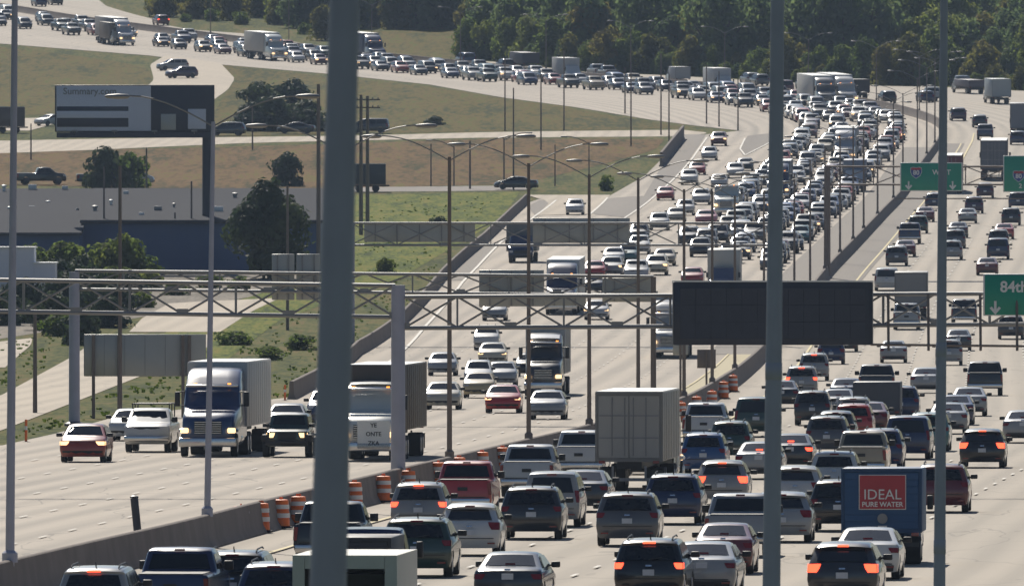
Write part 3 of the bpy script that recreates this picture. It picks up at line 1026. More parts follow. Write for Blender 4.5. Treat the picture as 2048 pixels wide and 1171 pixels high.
    for sg in (-1, 1):
        far.merge(lampbox(b, d['tl'][0], d['tl'][1], d['tl'][2], d['tl'][3], sg, .02), 4)
        far.merge(lampbox(b, d['hl'][0], d['hl'][1], d['hl'][2], d['hl'][3], sg, .02), 3)
        far.merge(MB().box((sg * (b.W / 2 + .10), d['mirror'][0], d['mirror'][1] + .04), (.24, .12, .16)), 2)
        for wy in b.wheels:
            far.merge(MB().lathe([(b.wr * .9, -w / 2), (b.wr, -w / 2 + .03), (b.wr, w / 2 - .03), (b.wr * .9, w / 2)], (sg * wx, wy, b.wr), 12, axis=0), 2)
    far.merge(b.pane(d['grille'][0], d['grille'][1], d['gt'], out=.02), 2)
    far.merge(b.pane(d['rbump'][0], d['rbump'][1], .93, out=.02), 2)
    far.merge(b.pane((b.y1 - .10, b.zb + .04), (b.y1, b.zb + .24), .90, out=.02), 2)
    fm = far.mesh('car_body', [M['paint'], M['glass'], M['trim'], M['lamp'], M['tail']], 38)
    _tpl[kind] = (b, d, P, fm)
    return _tpl[kind]

PAINT = dict(white=(.60, .60, .58), cream=(.55, .50, .38), silver=(.32, .33, .335), grey=(.10, .105, .115), charcoal=(.028, .031, .038), black=(.008, .008, .011),
             navy=(.012, .026, .095), blue=(.020, .085, .25), red=(.40, .022, .018), maroon=(.13, .016, .022), orange=(.36, .05, .025),
             green=(.022, .055, .042), teal=(.04, .15, .16), tan=(.40, .33, .22), gold=(.48, .38, .20), brown=(.10, .06, .04), purple=(.05, .02, .06), pink=(.55, .18, .20))

LOGW, LOGE = [], []
def setmat(o, m):
    o.material_slots[0].link = 'OBJECT'
    o.material_slots[0].material = m

def slope_at(Y):
    return math.atan((prof(Y + 3) - prof(Y - 3)) / 6)

NAME = dict(sedan='sedan_car', suv='suv_car', van='passenger_van', pickup='pickup_truck', jeep='jeep_car', wagon='crossover_car')
CATS = dict(sedan='car', suv='car', van='van', pickup='pickup', jeep='car', wagon='car')
YSLOPE = 0
def put(root, X, Y, ang, flip=False):
    """stand a vehicle on the road with its local +y along ang (or against it)"""
    d = Vector((math.cos(ang), math.sin(ang)))
    if flip: d = -d
    s = 2.0
    za, zb = prof(Y - s * d.y), prof(Y + s * d.y)
    pitch = math.atan2(zb - za, 2 * s)
    root.location = (X, Y, .5 * (za + zb) + .055)
    root.rotation_euler = (pitch, 0, math.atan2(d.y, d.x) - math.pi / 2)

def car(kind, X, Y, ang, color, label, group, flip=False, near=True, lit=(), nolabel=False, sx=1.0):
    b, d, P, fm = car_template(kind)
    c = PAINT[color] if isinstance(color, str) else color
    j = rng.uniform(.9, 1.1)
    c = tuple(min(1, v * j) for v in c) + (1,)
    nm = NAME[kind]
    if not near:
        o = link(nm, fm)
        o.color = c
        put(o, X, Y, ang, flip)
        if 'tail' in lit:
            o.material_slots[4].link = 'OBJECT'; o.material_slots[4].material = M['tail_on']
        if 'lamp' in lit:
            o.material_slots[3].link = 'OBJECT'; o.material_slots[3].material = M['lamp_on']
        o.scale = (sx, 1, 1)
        return tag(o, label, CATS[kind], group)
    r = empty(nm, label=label, cat=CATS[kind], group=group)
    for part in P:
        o = link(part[0], part[1], r)
        if part[2] == 'paint': o.color = c
        if part[2] in ('tail', 'brake') and 'tail' in lit: setmat(o, M['tail_on'])
        if part[2] == 'brake' and 'brake' in lit: setmat(o, M['tail_on'])
        if part[2] == 'lamp' and 'lamp' in lit: setmat(o, M['lamp_on'])
        if len(part) > 4:
            o.location = part[4]
            for (sn, sm) in part[3]:
                link(sn, sm, o)
    put(r, X, Y, ang, flip)
    r.scale = (sx, 1, 1)
    return r

def half_len(kind):
    b = car_template(kind)[0]
    return b.half

def place(kind, x, y, color, label, lit=(), near=None, east=False, sx=1.0, group=None, turn=0.0):
    """a car whose nearest end touches the road under photo pixel (x, y)"""
    X, Y = at(x, y)
    st, off = station(X, Y)
    _, _, ang = on_line(st, off)
    ang += turn
    L = half_len(kind)
    X += math.cos(ang) * L; Y += math.sin(ang) * L
    s = FPX / Y
    if near is None: near = s > 17.5
    return car(kind, X, Y, ang, color, label, group or ('cars driving towards the camera' if east else 'cars driving away from the camera'), flip=east, near=near, lit=lit, sx=sx)

# ------------------------------------------------------------------ lorries
def box_panelled(mb, x0, x1, y0, y1, z0, z1, ribs=True):
    mb.rbox(((x0 + x1) / 2, (y0 + y1) / 2, (z0 + z1) / 2), (x1 - x0, y1 - y0, z1 - z0), .035, axis=1)
    if ribs:
        k = int((y1 - y0) / 1.22)
        for i in range(1, k):
            y = y0 + (y1 - y0) * i / k
            for sg, x in ((-1, x0), (1, x1)):
                mb.box((x + sg * .008, y, (z0 + z1) / 2), (.02, .05, z1 - z0 - .12))
    return mb

def axle(root, y, r=.50, W=2.4, dual=True):
    w = .28 if not dual else .56
    key = ('ax', r, w)
    if key not in _tpl:
        t, h = wheel_mb(r, w)
        _tpl[key] = (t.mesh('wheel', M['tyre'], 40), h.mesh('rim', M['rim'], 40))
    tm, hm = _tpl[key]
    for sg in (-1, 1):
        o = link('wheel', tm, root, (sg * (W / 2 - w / 2 - .02), y, r))
        link('rim', hm, o)

def trailer_parts(root, y0, y1, W, zf, H, color, door=True, ribs=True):
    """van trailer from y0 (rear) to y1 (front)"""
    c = tuple(PAINT[color]) + (1,) if isinstance(color, str) else color + (1,)
    bx = MB()
    box_panelled(bx, -W / 2, W / 2, y0 + .05, y1, zf, H, ribs)
    o = bx.build('trailer_box', M['matte'], root, 30); o.color = c
    rf = MB().box((0, (y0 + y1) / 2, H + .012), (W - .06, y1 - y0 - .1, .02)).build('trailer_roof', M['white'], root)
    fr = MB()
    for sg in (-1, 1):
        fr.box((sg * (W / 2 - .05), y0 + .02, (zf + H) / 2), (.10, .10, H - zf))
    fr.box((0, y0 + .02, H - .06), (W - .2, .10, .12)).box((0, y0 + .02, zf + .06), (W - .2, .10, .14))
    fr.build('rear_frame', M['matte'], root).color = tuple(v * .55 for v in c[:3]) + (1,)
    if door:
        for sg in (-1, 1):
            d = MB().box((sg * (W / 4 - .05), y0 + .012, (zf + H) / 2), (W / 2 - .14, .05, H - zf - .28))
            do = d.build('rear_door', M['matte'], root); do.color = c
            h = MB()
            for q in (.16, .62):
                h.tube((sg * q, y0 - .025, zf + .2), (sg * q, y0 - .025, H - .2), .022, n=6)
            for zz in (.34, .66):
                h.box((sg * (W / 4 - .05), y0 - .022, zf + (H - zf) * zz), (W / 2 - .2, .03, .05))
            h.build('lock_rod', M['steel'], do)
    for sg in (-1, 1):
        MB().box((sg * (W / 2 - .25), y0 - .02, zf - .02), (.22, .05, .10)).build('tail_light', M['tail'], root)
    ug = MB().box((0, y0 + .1, .56), (W - .3, .08, .12))
    for sg in (-1, 1):
        ug.box((sg * .6, y0 + .12, .8), (.08, .08, .5))
    ug.build('underride_guard', M['steel'], root)
    ch = MB().box((0, (y0 + y1) / 2, zf - .14), (.9, y1 - y0 - .6, .26))
    ch.build('chassis', M['trim'], root)
    for sg in (-1, 1):
        MB().box((sg * (W / 2 - .33), y0 + .55, .62), (.58, .03, .62)).build('mud_flap', M['trim'], root)

def tractor_parts(root, yf, color, W=2.45, roofcolor=None, tall=3.85, lit=True, chromegrille=True):
    """bonneted tractor unit whose bumper is at y = yf, facing +y"""
    c = tuple(PAINT[color] if isinstance(color, str) else color) + (1,)
    o = -3.05
    T = [(-2.9, .75), (-2.95, .9), (-2.95, tall - .12), (-2.85, tall), (-2.2, tall + .02), (-1.1, tall - .12), (-.55, tall - .42), (-.2, 3.08), (.02, 2.95), (.42, 2.14), (.56, 2.07), (1.8, 1.86), (2.35, 1.72), (2.60, 1.50), (2.70, .95), (2.66, .62), (2.56, .52)]
    b = Body(T, W, 2.10, .90, .52, (1.75,), .50, .02, .30, crown=.06, lowf=.97, hood=(.35, .90), edge=.10)
    body = b.shell()
    dy = yf - 2.72
    def put_(mb, name, m, parent=root, sm=35, col=None):
        mb.v = [(p[0], p[1] + dy, p[2]) for p in mb.v]
        ob = mb.build(name, M[m], parent, sm)
        if col: ob.color = col
        return ob
    put_(body, 'cab', 'paint', col=c)
    put_(b.pane((.40, 2.19), (.05, 2.90), .84, out=.02), 'windshield', 'glass')
    put_(MB().rbox((0, .30, 2.98), (W * .88, .30, .10), .03, axis=0), 'sun_visor', 'chrome' if chromegrille else 'trim')
    if roofcolor:
        f = b.pane((-.30, 3.2), (-1.2, tall - .10), .86, out=.03)
        put_(f, 'roof_fairing', 'paint', col=tuple(PAINT[roofcolor]) + (1,))
    for poly in ([(-.75, 2.2), (.18, 2.2), (-.02, 2.80), (-.75, 2.82)],):
        for mb in b.side(poly, .012):
            put_(mb, 'side_window', 'glass', sm=None)
    g = b.pane((2.71, .98), (2.63, 1.52), .52, out=.03)
    put_(g, 'grille', 'trim')
    bars = MB()
    for k in range(6):
        z = 1.02 + k * .09
        bars.box((0, 2.755 - (z - .98) * .14, z), (W * .45, .03, .025))
    put_(bars, 'grille_bar', 'chrome')
    put_(MB().rbox((0, 2.78, .62), (W - .04, .20, .38), .05, axis=0), 'bumper', 'chrome' if chromegrille else 'trim')
    for sg in (-1, 1):
        put_(MB().rbox((sg * (W * .40), 2.60, 1.12), (.34, .22, .22), .05, axis=0), 'headlight', 'lamp_on' if lit else 'lamp')
        put_(MB().rbox((sg * (W / 2 - .17), 1.72, 1.12), (.36, 1.3, .14), .05), 'fender', 'paint', col=c)
        m_ = MB().rbox((sg * (W / 2 + .22), .42, 2.42), (.22, .10, .62), .03)
        m_.tube((sg * (W / 2 - .08), .30, 2.72), (sg * (W / 2 + .22), .42, 2.72), .025, n=6).tube((sg * (W / 2 - .08), .30, 2.15), (sg * (W / 2 + .22), .42, 2.15), .025, n=6)
        put_(m_, 'mirror', 'trim')
        put_(MB().lathe([(.30, -.65), (.32, -.6), (.32, .6), (.30, .65)], (sg * (W / 2 - .36), -1.3, .75), 14, axis=1), 'fuel_tank', 'chrome')
        st = MB().tube((sg * (W / 2 - .16), -3.10, 1.0), (sg * (W / 2 - .16), -3.10, tall + .05), .07, n=8)
        put_(st, 'exhaust_stack', 'chrome')
        put_(MB().box((sg * .72, .18, 3.06), (.14, .06, .06)), 'marker_lamp', 'amber_on' if lit else 'tail')
    ch = MB().box((0, -3.4, .80), (.9, 4.2, .22))
    put_(ch, 'chassis', 'trim')
    wy = [1.75 + dy, -3.9 + dy, -5.2 + dy]
    axle(root, wy[0], .50, W - .06, False)
    axle(root, wy[1], .50, W); axle(root, wy[2], .50, W)

def semi(x, y, color, tcolor, label, east, W=2.5, L=19.0, H=4.05, roofcolor=None, tall=3.85, sx=1.0, tractor=True, group=None, lit=True, st=None, off=None):
    """articulated lorry; (x, y) = pixel where its nearest end meets the road"""
    if st is None:
        X, Y = at(x, y)
        st, off = station(X, Y)
    X, Y, ang = on_line(st + L / 2, off)
    r = empty('semi_truck', label=label, cat='semi truck', group=group)
    trailer_parts(r, -L / 2, L / 2 - 5.3, W, 1.22, H, tcolor)
    tractor_parts(r, L / 2, color, W - .06, roofcolor, tall, lit)
    axle(r, -L / 2 + 2.0, .5, W); axle(r, -L / 2 + 3.3, .5, W)
    put(r, X, Y, ang, east)
    r.scale = (sx, 1, 1)
    return r

def box_truck(x, y, cab, boxc, label, east, W=2.4, L=7.5, H=3.3, group=None, st=None, off=None, lit=False, sign=None):
    if st is None:
        X, Y = at(x, y)
        st, off = station(X, Y)
    X, Y, ang = on_line(st + L / 2, off)
    r = empty('box_truck', label=label, cat='box truck', group=group)
    c = tuple(PAINT[boxc] if isinstance(boxc, str) else boxc) + (1,)
    bx = MB(); box_panelled(bx, -W / 2, W / 2, -L / 2 + .05, L / 2 - 2.3, .95, H, False)
    bx.build('cargo_box', M['matte'], r, 30).color = c
    fr = MB()
    for sg in (-1, 1):
        fr.box((sg * (W / 2 - .04), -L / 2 + .03, (.95 + H) / 2), (.08, .08, H - .95))
    fr.box((0, -L / 2 + .03, H - .05), (W - .16, .08, .10)).box((0, -L / 2 + .03, 1.0), (W - .16, .08, .10))
    fr.build('rear_frame', M['matte'], r).color = tuple(v * .7 for v in c[:3]) + (1,)
    do = MB()
    k = 8
    for i in range(k):
        z = 1.06 + (H - .12 - 1.06) * (i + .5) / k
        do.box((0, -L / 2 + .035, z), (W - .2, .04, (H - 1.18) / k - .012))
    do.build('roller_door', M['matte'], r).color = c
    # cab
    T = [(-1.05, .6), (-1.1, .7), (-1.1, 2.2), (-1.0, 2.32), (-.2, 2.36), (.05, 2.28), (.62, 1.5), (.74, 1.42), (1.25, 1.30), (1.40, 1.12), (1.46, .72), (1.42, .48), (1.36, .42)]
    b = Body(T, 2.1, 1.48, .86, .42, (.65,), .40, .02, .16, crown=.04)
    dy = L / 2 - 1.48
    def put_(mb, name, m, col=None, sm=35):
        mb.v = [(p[0], p[1] + dy, p[2]) for p in mb.v]
        ob = mb.build(name, M[m], r, sm)
        if col: ob.color = col
    cc = tuple(PAINT[cab] if isinstance(cab, str) else cab) + (1,)
    put_(b.shell(), 'cab', 'paint', cc)
    put_(b.pane((.58, 1.55), (.10, 2.21), .86, out=.015), 'windshield', 'glass')
    for mb in b.side([(-.7, 1.52), (.42, 1.52), (.02, 2.15), (-.7, 2.18)], .01):
        put_(mb, 'side_window', 'glass', sm=None)
    put_(b.pane((1.46, .78), (1.42, 1.10), .55, out=.02), 'grille', 'trim')
    put_(MB().rbox((0, 1.52, .56), (2.05, .16, .26), .04, axis=0), 'bumper', 'trim')
    for sg in (-1, 1):
        put_(MB().rbox((sg * .80, 1.38, .98), (.3, .18, .2), .04, axis=0), 'headlight', 'lamp_on' if lit else 'lamp')
        put_(MB().rbox((sg * 1.26, .45, 1.75), (.18, .10, .42), .03), 'mirror', 'trim')
        MB().box((sg * (W / 2 - .2), -L / 2 - .01, .90), (.22, .05, .10)).build('tail_light', M['tail'], r)
    MB().box((0, -.6, .72), (.9, L - 1.2, .24)).build('chassis', M['trim'], r)
    MB().box((0, -L / 2 + .05, .60), (W - .2, .12, .12)).build('rear_bumper', M['trim'], r)
    axle(r, L / 2 - .85, .40, 2.08, False); axle(r, -L / 2 + 1.6, .42, W - .1)
    put(r, X, Y, ang, east)
    return r
# ------------------------------------------------------------------ gantries and their signs
def gx(px, Y): return (px - 1024) * Y / FPX
def gz(py, Y): return CAMZ + (YH - py) * Y / FPX

def truss(root, x0, x1, Y, z0, z1, depth_=1.2, bay=1.9, rc=.075, m='steel', lean=0.0):
    """box truss: four chords (each a part) and its web; lean = rise of the left end"""
    n = max(2, int(abs(x1 - x0) / bay))
    def zz(x, z): return z + lean * (x1 - x) / (x1 - x0)
    for dy in (0, depth_):
        for z in (z0, z1):
            MB().tube((x0, Y + dy, zz(x0, z)), (x1, Y + dy, zz(x1, z)), rc, n=8).build('chord', M[m], root, 40)
    for dy in (0, depth_):
        for i in range(n):
            a, b = x0 + (x1 - x0) * i / n, x0 + (x1 - x0) * (i + 1) / n
            za, zb = (z0, z1) if (i + (dy > 0)) % 2 == 0 else (z1, z0)
            MB().tube((a, Y + dy, zz(a, za)), (b, Y + dy, zz(b, zb)), rc * .55, n=6).build('brace', M[m], root, 40)
            if i % 2 == 0:
                MB().tube((b, Y + dy, zz(b, z0)), (b, Y + dy, zz(b, z1)), rc * .5, n=6).build('strut', M[m], root, 40)
    gus = 0
    for i in range(0, n + 1, 2):
        a = x0 + (x1 - x0) * i / n
        MB().box((a, Y - .04, zz(a, z0) + .10), (.42, .03, .20)).build('gusset_plate', M[m], root)

def column(root, px, Y, ztop, r, m='gpole'):
    x = gx(px, Y)
    z0 = prof(Y)
    mb = MB().tube((x, Y + .6, z0 - .1), (x, Y + .6, ztop), r, r * .92, n=16)
    o = mb.build('column', M[m], root, 40)
    MB().lathe([(r * 1.8, 0), (r * 1.8, .12), (r * 1.25, .20), (r, .22)], (x, Y + .6, z0), 16).build('base_flange', M['dark'], o, 40)

def panel(name, root, x0, x1, Y, z0, z1, m, edge=None, th=.06, r=.12):
    mb = MB().rbox(((x0 + x1) / 2, Y, (z0 + z1) / 2), (x1 - x0, th, z1 - z0), r, axis=1)
    return mb.build(name, M[m], root, 30)

def arrow_mesh(s):
    mb = MB()
    P = [(0, -.5), (-.42, -.02), (-.26, .10), (-.09, -.10), (-.09, .5), (.09, .5), (.09, -.10), (.26, .10), (.42, -.02)]
    P = [(x * s, 0, z * s) for x, z in P]
    for tri in tessellate_polygon([[Vector(p) for p in P]]):
        mb.add([P[i] for i in tri], [(0, 1, 2)])
    return mb.mesh('arrow', M['white'])

def shield(root, x, y, z, s, num):
    mb = MB()
    P = [(-.5, .42), (-.25, .5), (0, .44), (.25, .5), (.5, .42), (.52, .05), (.38, -.28), (0, -.55), (-.38, -.28), (-.52, .05)]
    def poly(k, dy, m):
        vs = [(x + a * s * k, y + dy, z + b * s * k) for a, b in P]
        q = MB()
        for tri in tessellate_polygon([[Vector((v[0], 0, v[2])) for v in vs]]):
            q.add([vs[i] for i in tri], [(0, 1, 2)])
        return q
    o = poly(1.08, -.045, 'white').build('route_shield', M['white'], root)
    poly(1.0, -.050, 'b').build('shield_field', M['signblue'], o)
    MB().box((x, y - .053, z + .36 * s), (.92 * s, .004, .20 * s)).build('shield_band', M['signred'], o)
    t = link('lettering', text_mesh(num, s * .62, .002, M['white'], .01), o, (x, y - .056, z - .03 * s))

# gantry A: nearest, carries the blank message board and the 84th sign
YA = FPX / 54.8
ga = empty('sign_gantry', (0, 0, 0), label='nearest sign gantry crossing both roads, holding the dark blank message board', cat='sign gantry', group='sign gantries')
truss(ga, gx(-60, YA), gx(790, YA), YA, gz(634, YA), gz(571, YA), lean=.22)
truss(ga, gx(808, YA), gx(2300, YA), YA, gz(647, YA), gz(585, YA), lean=-.16)
column(ga, 796, YA - .6, gz(570, YA), .27)
wk = MB().tube((gx(1740, YA), YA - .9, gz(688, YA)), (gx(2300, YA), YA - .9, gz(694, YA)), .045, n=6)
wk.build('walkway_rail', M['weather'], ga)
for p in (1776, 1856, 1960, 2033):
    MB().tube((gx(p, YA), YA - .9, gz(700, YA)), (gx(p, YA), YA - .3, gz(588, YA)), .05, n=6).build('hanger', M['weather'], ga)
vm = empty('message_board', (gx(1545, YA), YA - .8, gz(626, YA)), label='large dark blank message board hung on the nearest gantry', cat='message board')
w_, h_ = 398 / 54.8, 126 / 54.8
MB().rbox((0, .35, 0), (w_, .8, h_), .04, axis=1).build('cabinet', M['dark'], vm, 30)
fb = MB().box((0, -.07, h_ / 2 + .02), (w_ + .08, .10, .05))
fb.build('top_trim', M['white'], vm)
for sg in (-1, 1):
    MB().box((sg * (w_ / 2 + .015), -.07, 0), (.03, .06, h_)).build('side_trim', M['steel'], vm)
nx_, nz_ = 12, 3
for i in range(nx_):
    for k in range(nz_):
        MB().box((-w_ / 2 + .25 + (w_ - .5) * (i + .5) / nx_, -.065, -h_ / 2 + .22 + (h_ - .44) * (k + .5) / nz_), ((w_ - .5) / nx_ - .015, .03, (h_ - .44) / nz_ - .015)).build('led_panel', M['dark'], vm)
s84 = empty('exit_sign', (gx(1970, YA), YA - .3, 0), label='green exit sign lettered 84th St with a white down arrow', cat='road sign')
s84.location = (0, 0, 0)
panel('sign_panel', s84, gx(1966, YA), gx(2215, YA), YA - .36, gz(631, YA), gz(547, YA), 'white', r=.14)
panel('sign_face', s84, gx(1969, YA), gx(2212, YA), YA - .38, gz(629, YA), gz(549, YA), 'signgreen', r=.12)
link('lettering', text_mesh('84th St', .56, .003, M['white'], .014), s84, (gx(2044, YA), YA - .425, gz(574, YA)))
link('arrow', arrow_mesh(.50), s84, (gx(1990, YA), YA - .425, gz(615, YA)))

# gantry B
YB = FPX / 41.6
gb = empty('sign_gantry', label='grey sign gantry with sign backs just beyond the nearest gantry', cat='sign gantry', group='sign gantries')
truss(gb, gx(150, YB), gx(1307, YB), YB, gz(590, YB), gz(553, YB), lean=.28, m='steel', bay=2.2)
column(gb, 148, YB - .6, gz(543, YB), .27); column(gb, 1307, YB - .6, gz(553, YB), .14, 'weather')
def backsign(x0, x1, y0, y1, Y, label, posts=(), ypost=None, dy=.0):
    r = empty('overhead_sign', label=label, cat='sign back')
    panel('sign_panel', r, gx(x0, Y), gx(x1, Y), Y + dy, gz(y1, Y), gz(y0, Y), 'signback', r=.08)
    k = max(2, int((x1 - x0) / 40))
    for i in range(k):
        x = gx(x0 + (x1 - x0) * (i + .5) / k, Y)
        MB().box((x, Y + dy - .07, (gz(y0, Y) + gz(y1, Y)) / 2), (.07, .06, gz(y0, Y) - gz(y1, Y) - .05)).build('stiffener', M['steel'], r)
    for p in posts:
        x = gx(p, Y)
        MB().tube((x, Y + dy - .14, prof(Y) - .2), (x, Y + dy - .14, gz(y0, Y)), .09, n=8).build('post', M['weather'], r, 40)
    return r
backsign(958, 1088, 540, 613, YB, 'grey back of a wide sign, in front of the truck with the glinting windshield', dy=1.4)
backsign(1088, 1172, 588, 612, YB, 'low narrow grey sign back joined to a wider one on the gantry', dy=1.42)
backsign(543, 588, 508, 600, YB, 'pale grey sign back on the gantry left of the big blurred post', dy=1.4)
backsign(592, 640, 508, 600, YB, 'pale grey sign back touching the edge of the big blurred post', dy=1.4)
backsign(1205, 1302, 556, 604, YB, 'dark grey sign back on the gantry beside its brown end column', dy=1.4)
# gantry C
YC = 1215.0
gc = empty('sign_gantry', label='thin sign gantry holding one long grey sign back above the ramp', cat='sign gantry', group='sign gantries')
truss(gc, gx(700, YC), gx(1545, YC), YC, gz(490, YC), gz(446, YC), m='steel', bay=3.2, rc=.08)
column(gc, 703, YC - .6, gz(444, YC), .22); column(gc, 1545, YC - .6, gz(446, YC), .22, 'weather')
backsign(1066, 1260, 436, 486, YC, 'long grey ribbed back of a sign above the eastbound ramp', dy=1.4)
backsign(728, 950, 446, 484, YC, 'weathered grey sign back on the thin gantry over the grass', dy=1.4)
# gantry D
YD = FPX / 24.4
gd = empty('sign_gantry', label='farthest sign gantry with green signs over the westbound lanes', cat='sign gantry', group='sign gantries')
truss(gd, gx(1655, YD), gx(2300, YD), YD, gz(369, YD), gz(333, YD), m='weather', bay=3.4, rc=.08)
column(gd, 1656, YD - .6, gz(331, YD), .22, 'weather')
MB().tube((gx(1790, YD), YD - .8, gz(397, YD)), (gx(2300, YD), YD - .8, gz(397, YD)), .05, n=6).build('walkway_rail', M['weather'], gd)
s80 = empty('route_sign', label='green route sign reading 80 WEST with two down arrows', cat='road sign')
panel('sign_panel', s80, gx(1800, YD), gx(1925, YD), YD - .36, gz(382, YD), gz(325, YD), 'white', r=.25)
panel('sign_face', s80, gx(1802, YD), gx(1923, YD), YD - .38, gz(380.5, YD), gz(326.5, YD), 'signgreen', r=.22)
shield(s80, gx(1832, YD), YD - .38, gz(345, YD), .85, '80')
link('lettering', text_mesh('WEST', .58, .003, M['white'], .012), s80, (gx(1883, YD), YD - .43, gz(345, YD)))
for p in (1817, 1905):
    link('arrow', arrow_mesh(.72), s80, (gx(p, YD), YD - .43, gz(371, YD)))
s2 = empty('route_sign', label='green route sign cut off by the right edge of the picture', cat='road sign')
panel('sign_panel', s2, gx(2006, YD), gx(2118, YD), YD - .36, gz(384, YD), gz(311, YD), 'white', r=.25)
panel('sign_face', s2, gx(2008, YD), gx(2116, YD), YD - .38, gz(382.5, YD), gz(312.5, YD), 'signgreen', r=.22)
shield(s2, gx(2037, YD), YD - .38, gz(352, YD), .85, '80')
link('lettering', text_mesh('2 MILES', .52, .003, M['white'], .012), s2, (gx(2058, YD), YD - .43, gz(372, YD)))

# ------------------------------------------------------------------ double-armed lamp posts on the median
def lamp_post(px, st, H, r, label, m='weather', arm=2.6, base=1.0, lean=0.0, group='lamp posts along the median barrier', off=0.0, one=False):
    X, Y, a = on_line(st, off)
    z = prof(Y) + base
    root = empty('lamp_post', (X, Y, z), a - math.pi / 2, label, 'lamp post', group)
    p = MB().tube((0, 0, -.1), (lean, 0, H - base), r, r * .62, n=12)
    po = p.build('pole', M[m], root, 40)
    MB().lathe([(r * 1.7, 0), (r * 1.7, .25), (r * 1.1, .32)], (0, 0, 0), 12).build('base_plate', M[m], po, 40)
    for sg in ((1,) if one else (-1, 1)):
        pts = []
        for k in range(8):
            u = k / 7
            pts.append((lean + sg * (arm * u), 0, H - base - .15 + .95 * math.sin(u * math.pi / 2)))
        MB().path(pts, .026, 6).build('arm', M['steel'], root, 60)
        hd = MB().lathe([(.03, -.42), (.10, -.34), (.15, 0), (.12, .28), (.04, .36)], n=10, axis=0)
        hd.v = [(v[0] + lean + sg * (arm + .35), v[1], v[2] * .6 + H - base + .78) for v in hd.v]
        hd.build('lamp_head', M['steel'], root, 40)
    return root
LP = [(28, 17.5, .125, 'tall grey lamp post at the left edge with its foot by the barrier'),
      (415, 13.2, .105, 'slim grey lamp post standing on the barrier left of the big blurred post'),
      (690, 12.6, .10, 'lamp post on the barrier hidden behind the big blurred post'),
      (905, 12.5, .105, 'brown lamp post rising from the barrier beside the gantry column'),
      (1055, 12.4, .10, 'brown double-armed lamp post in front of the grey semi truck'),
      (1175, 12.0, .10, 'brown double-armed lamp post touching the left of the white container trailer'),
      (1278, 11.9, .10, 'double-armed lamp post behind the white container trailer'),
      (1368, 11.4, .10, 'double-armed lamp post just left of the dark message board'),
      (1424, 11.4, .10, 'lamp post rising behind the top left of the message board'),
      (1470, 11.2, .10, 'lamp post behind the message board left of the grey post'),
      (1528, 11.2, .10, 'lamp post half hidden by the tall grey right-hand post')]
for px, H, r, lab in LP:
    lamp_post(px, st_of_x(px), H, r, lab, lean=.19 if px == 415 else (.15 if px == 28 else 0), m='gpole' if px < 600 else 'weather')
_ones = ['', 'first', 'second', 'third', 'fourth', 'fifth', 'sixth', 'seventh', 'eighth', 'ninth']
_tens = {5: 'fif', 6: 'six', 7: 'seven', 8: 'eigh', 9: 'nine'}
ords = ['first', 'second', 'third', 'fourth', 'fifth', 'sixth', 'seventh', 'eighth', 'ninth', 'tenth', 'eleventh', 'twelfth', 'thirteenth', 'fourteenth', 'fifteenth',
        'sixteenth', 'seventeenth', 'eighteenth', 'nineteenth', 'twentieth', 'twenty-first', 'twenty-second', 'twenty-third', 'twenty-fourth', 'twenty-fifth',
        'twenty-sixth', 'twenty-seventh', 'twenty-eighth', 'twenty-ninth', 'thirtieth', 'thirty-first', 'thirty-second', 'thirty-third', 'thirty-fourth', 'thirty-fifth',
        'thirty-sixth', 'thirty-seventh', 'thirty-eighth', 'thirty-ninth', 'fortieth'] + ['forty-' + o for o in _ones[1:]]
for t in (5, 6, 7, 8, 9):
    ords += [_tens[t] + 'tieth'] + [_tens[t] + 'ty-' + o for o in _ones[1:]]
for i, px in enumerate((1588, 1621, 1650, 1680, 1706, 1727, 1755, 1787, 1806, 1835, 1853, 1870)):
    lamp_post(px, st_of_x(px), 11.0, .10, 'thin far lamp post on the median, %s beyond the message board' % ords[i])
for i in range(11):
    st = st_of_y(2110) + 75 + 52 * i
    lamp_post(0, st, 8.0, .075, 'thin lamp post on the curving median, %s round the far bend' % ords[i])
# lamp posts and poles on the outer side of the far bend
_stb = st_of_y(2110)
def pole_px(px, py, H, r, label, m='weather', cat='pole', name='utility_pole', arms=0, group='poles beside the roads', lean=0.0):
    X, Y = at(px, py)
    root = empty(name, (X, Y, prof(Y)), 0, label, cat, group)
    MB().tube((0, 0, -.2), (lean, 0, H), r, r * .7, n=10).build('pole', M[m], root, 40)
    if arms == 1:
        for zz in (H - .35, H - 1.1):
            ob = MB().box((lean, -.12, zz), (2.4, .10, .12)).build('cross_arm', M['wood'], root)
            for q in (-1.0, -.5, .5, 1.0):
                MB().lathe([(.04, 0), (.07, .05), (.05, .16)], (lean + q, -.12, zz + .06), 8).build('insulator', M['steel'], ob)
    if arms == 2:
        pts = [(lean + 2.4 * k / 6, 0, H - .2 + .8 * math.sin(k / 6 * math.pi / 2)) for k in range(7)]
        MB().path(pts, .05, 6).build('arm', M[m], root, 60)
        MB().rbox((lean + 2.7, 0, H + .58), (.75, .28, .14), .05).build('lamp_head', M['steel'], root, 30)
    if arms == 3:
        pts = [(lean - 2.4 * k / 6, 0, H - .2 + .8 * math.sin(k / 6 * math.pi / 2)) for k in range(7)]
        MB().path(pts, .05, 6).build('arm', M[m], root, 60)
        MB().rbox((lean - 2.7, 0, H + .58), (.75, .28, .14), .05).build('lamp_head', M['steel'], root, 30)
    return root
for i, (x, y) in enumerate(((1010, 262), (1027, 380), (1082, 300), (1128, 262), (1250, 228), (1262, 292), (1322, 270), (1338, 300), (1413, 248), (1438, 254), (1476, 262))):
    pole_px(x, y, (9, 11, 9, 10, 6, 10, 10, 9, 7.5, 7, 6.5)[i], .10, 'dark slim pole on the grass before the far bend, %s from its left' % ords[i], group='poles on the grass before the far bend')
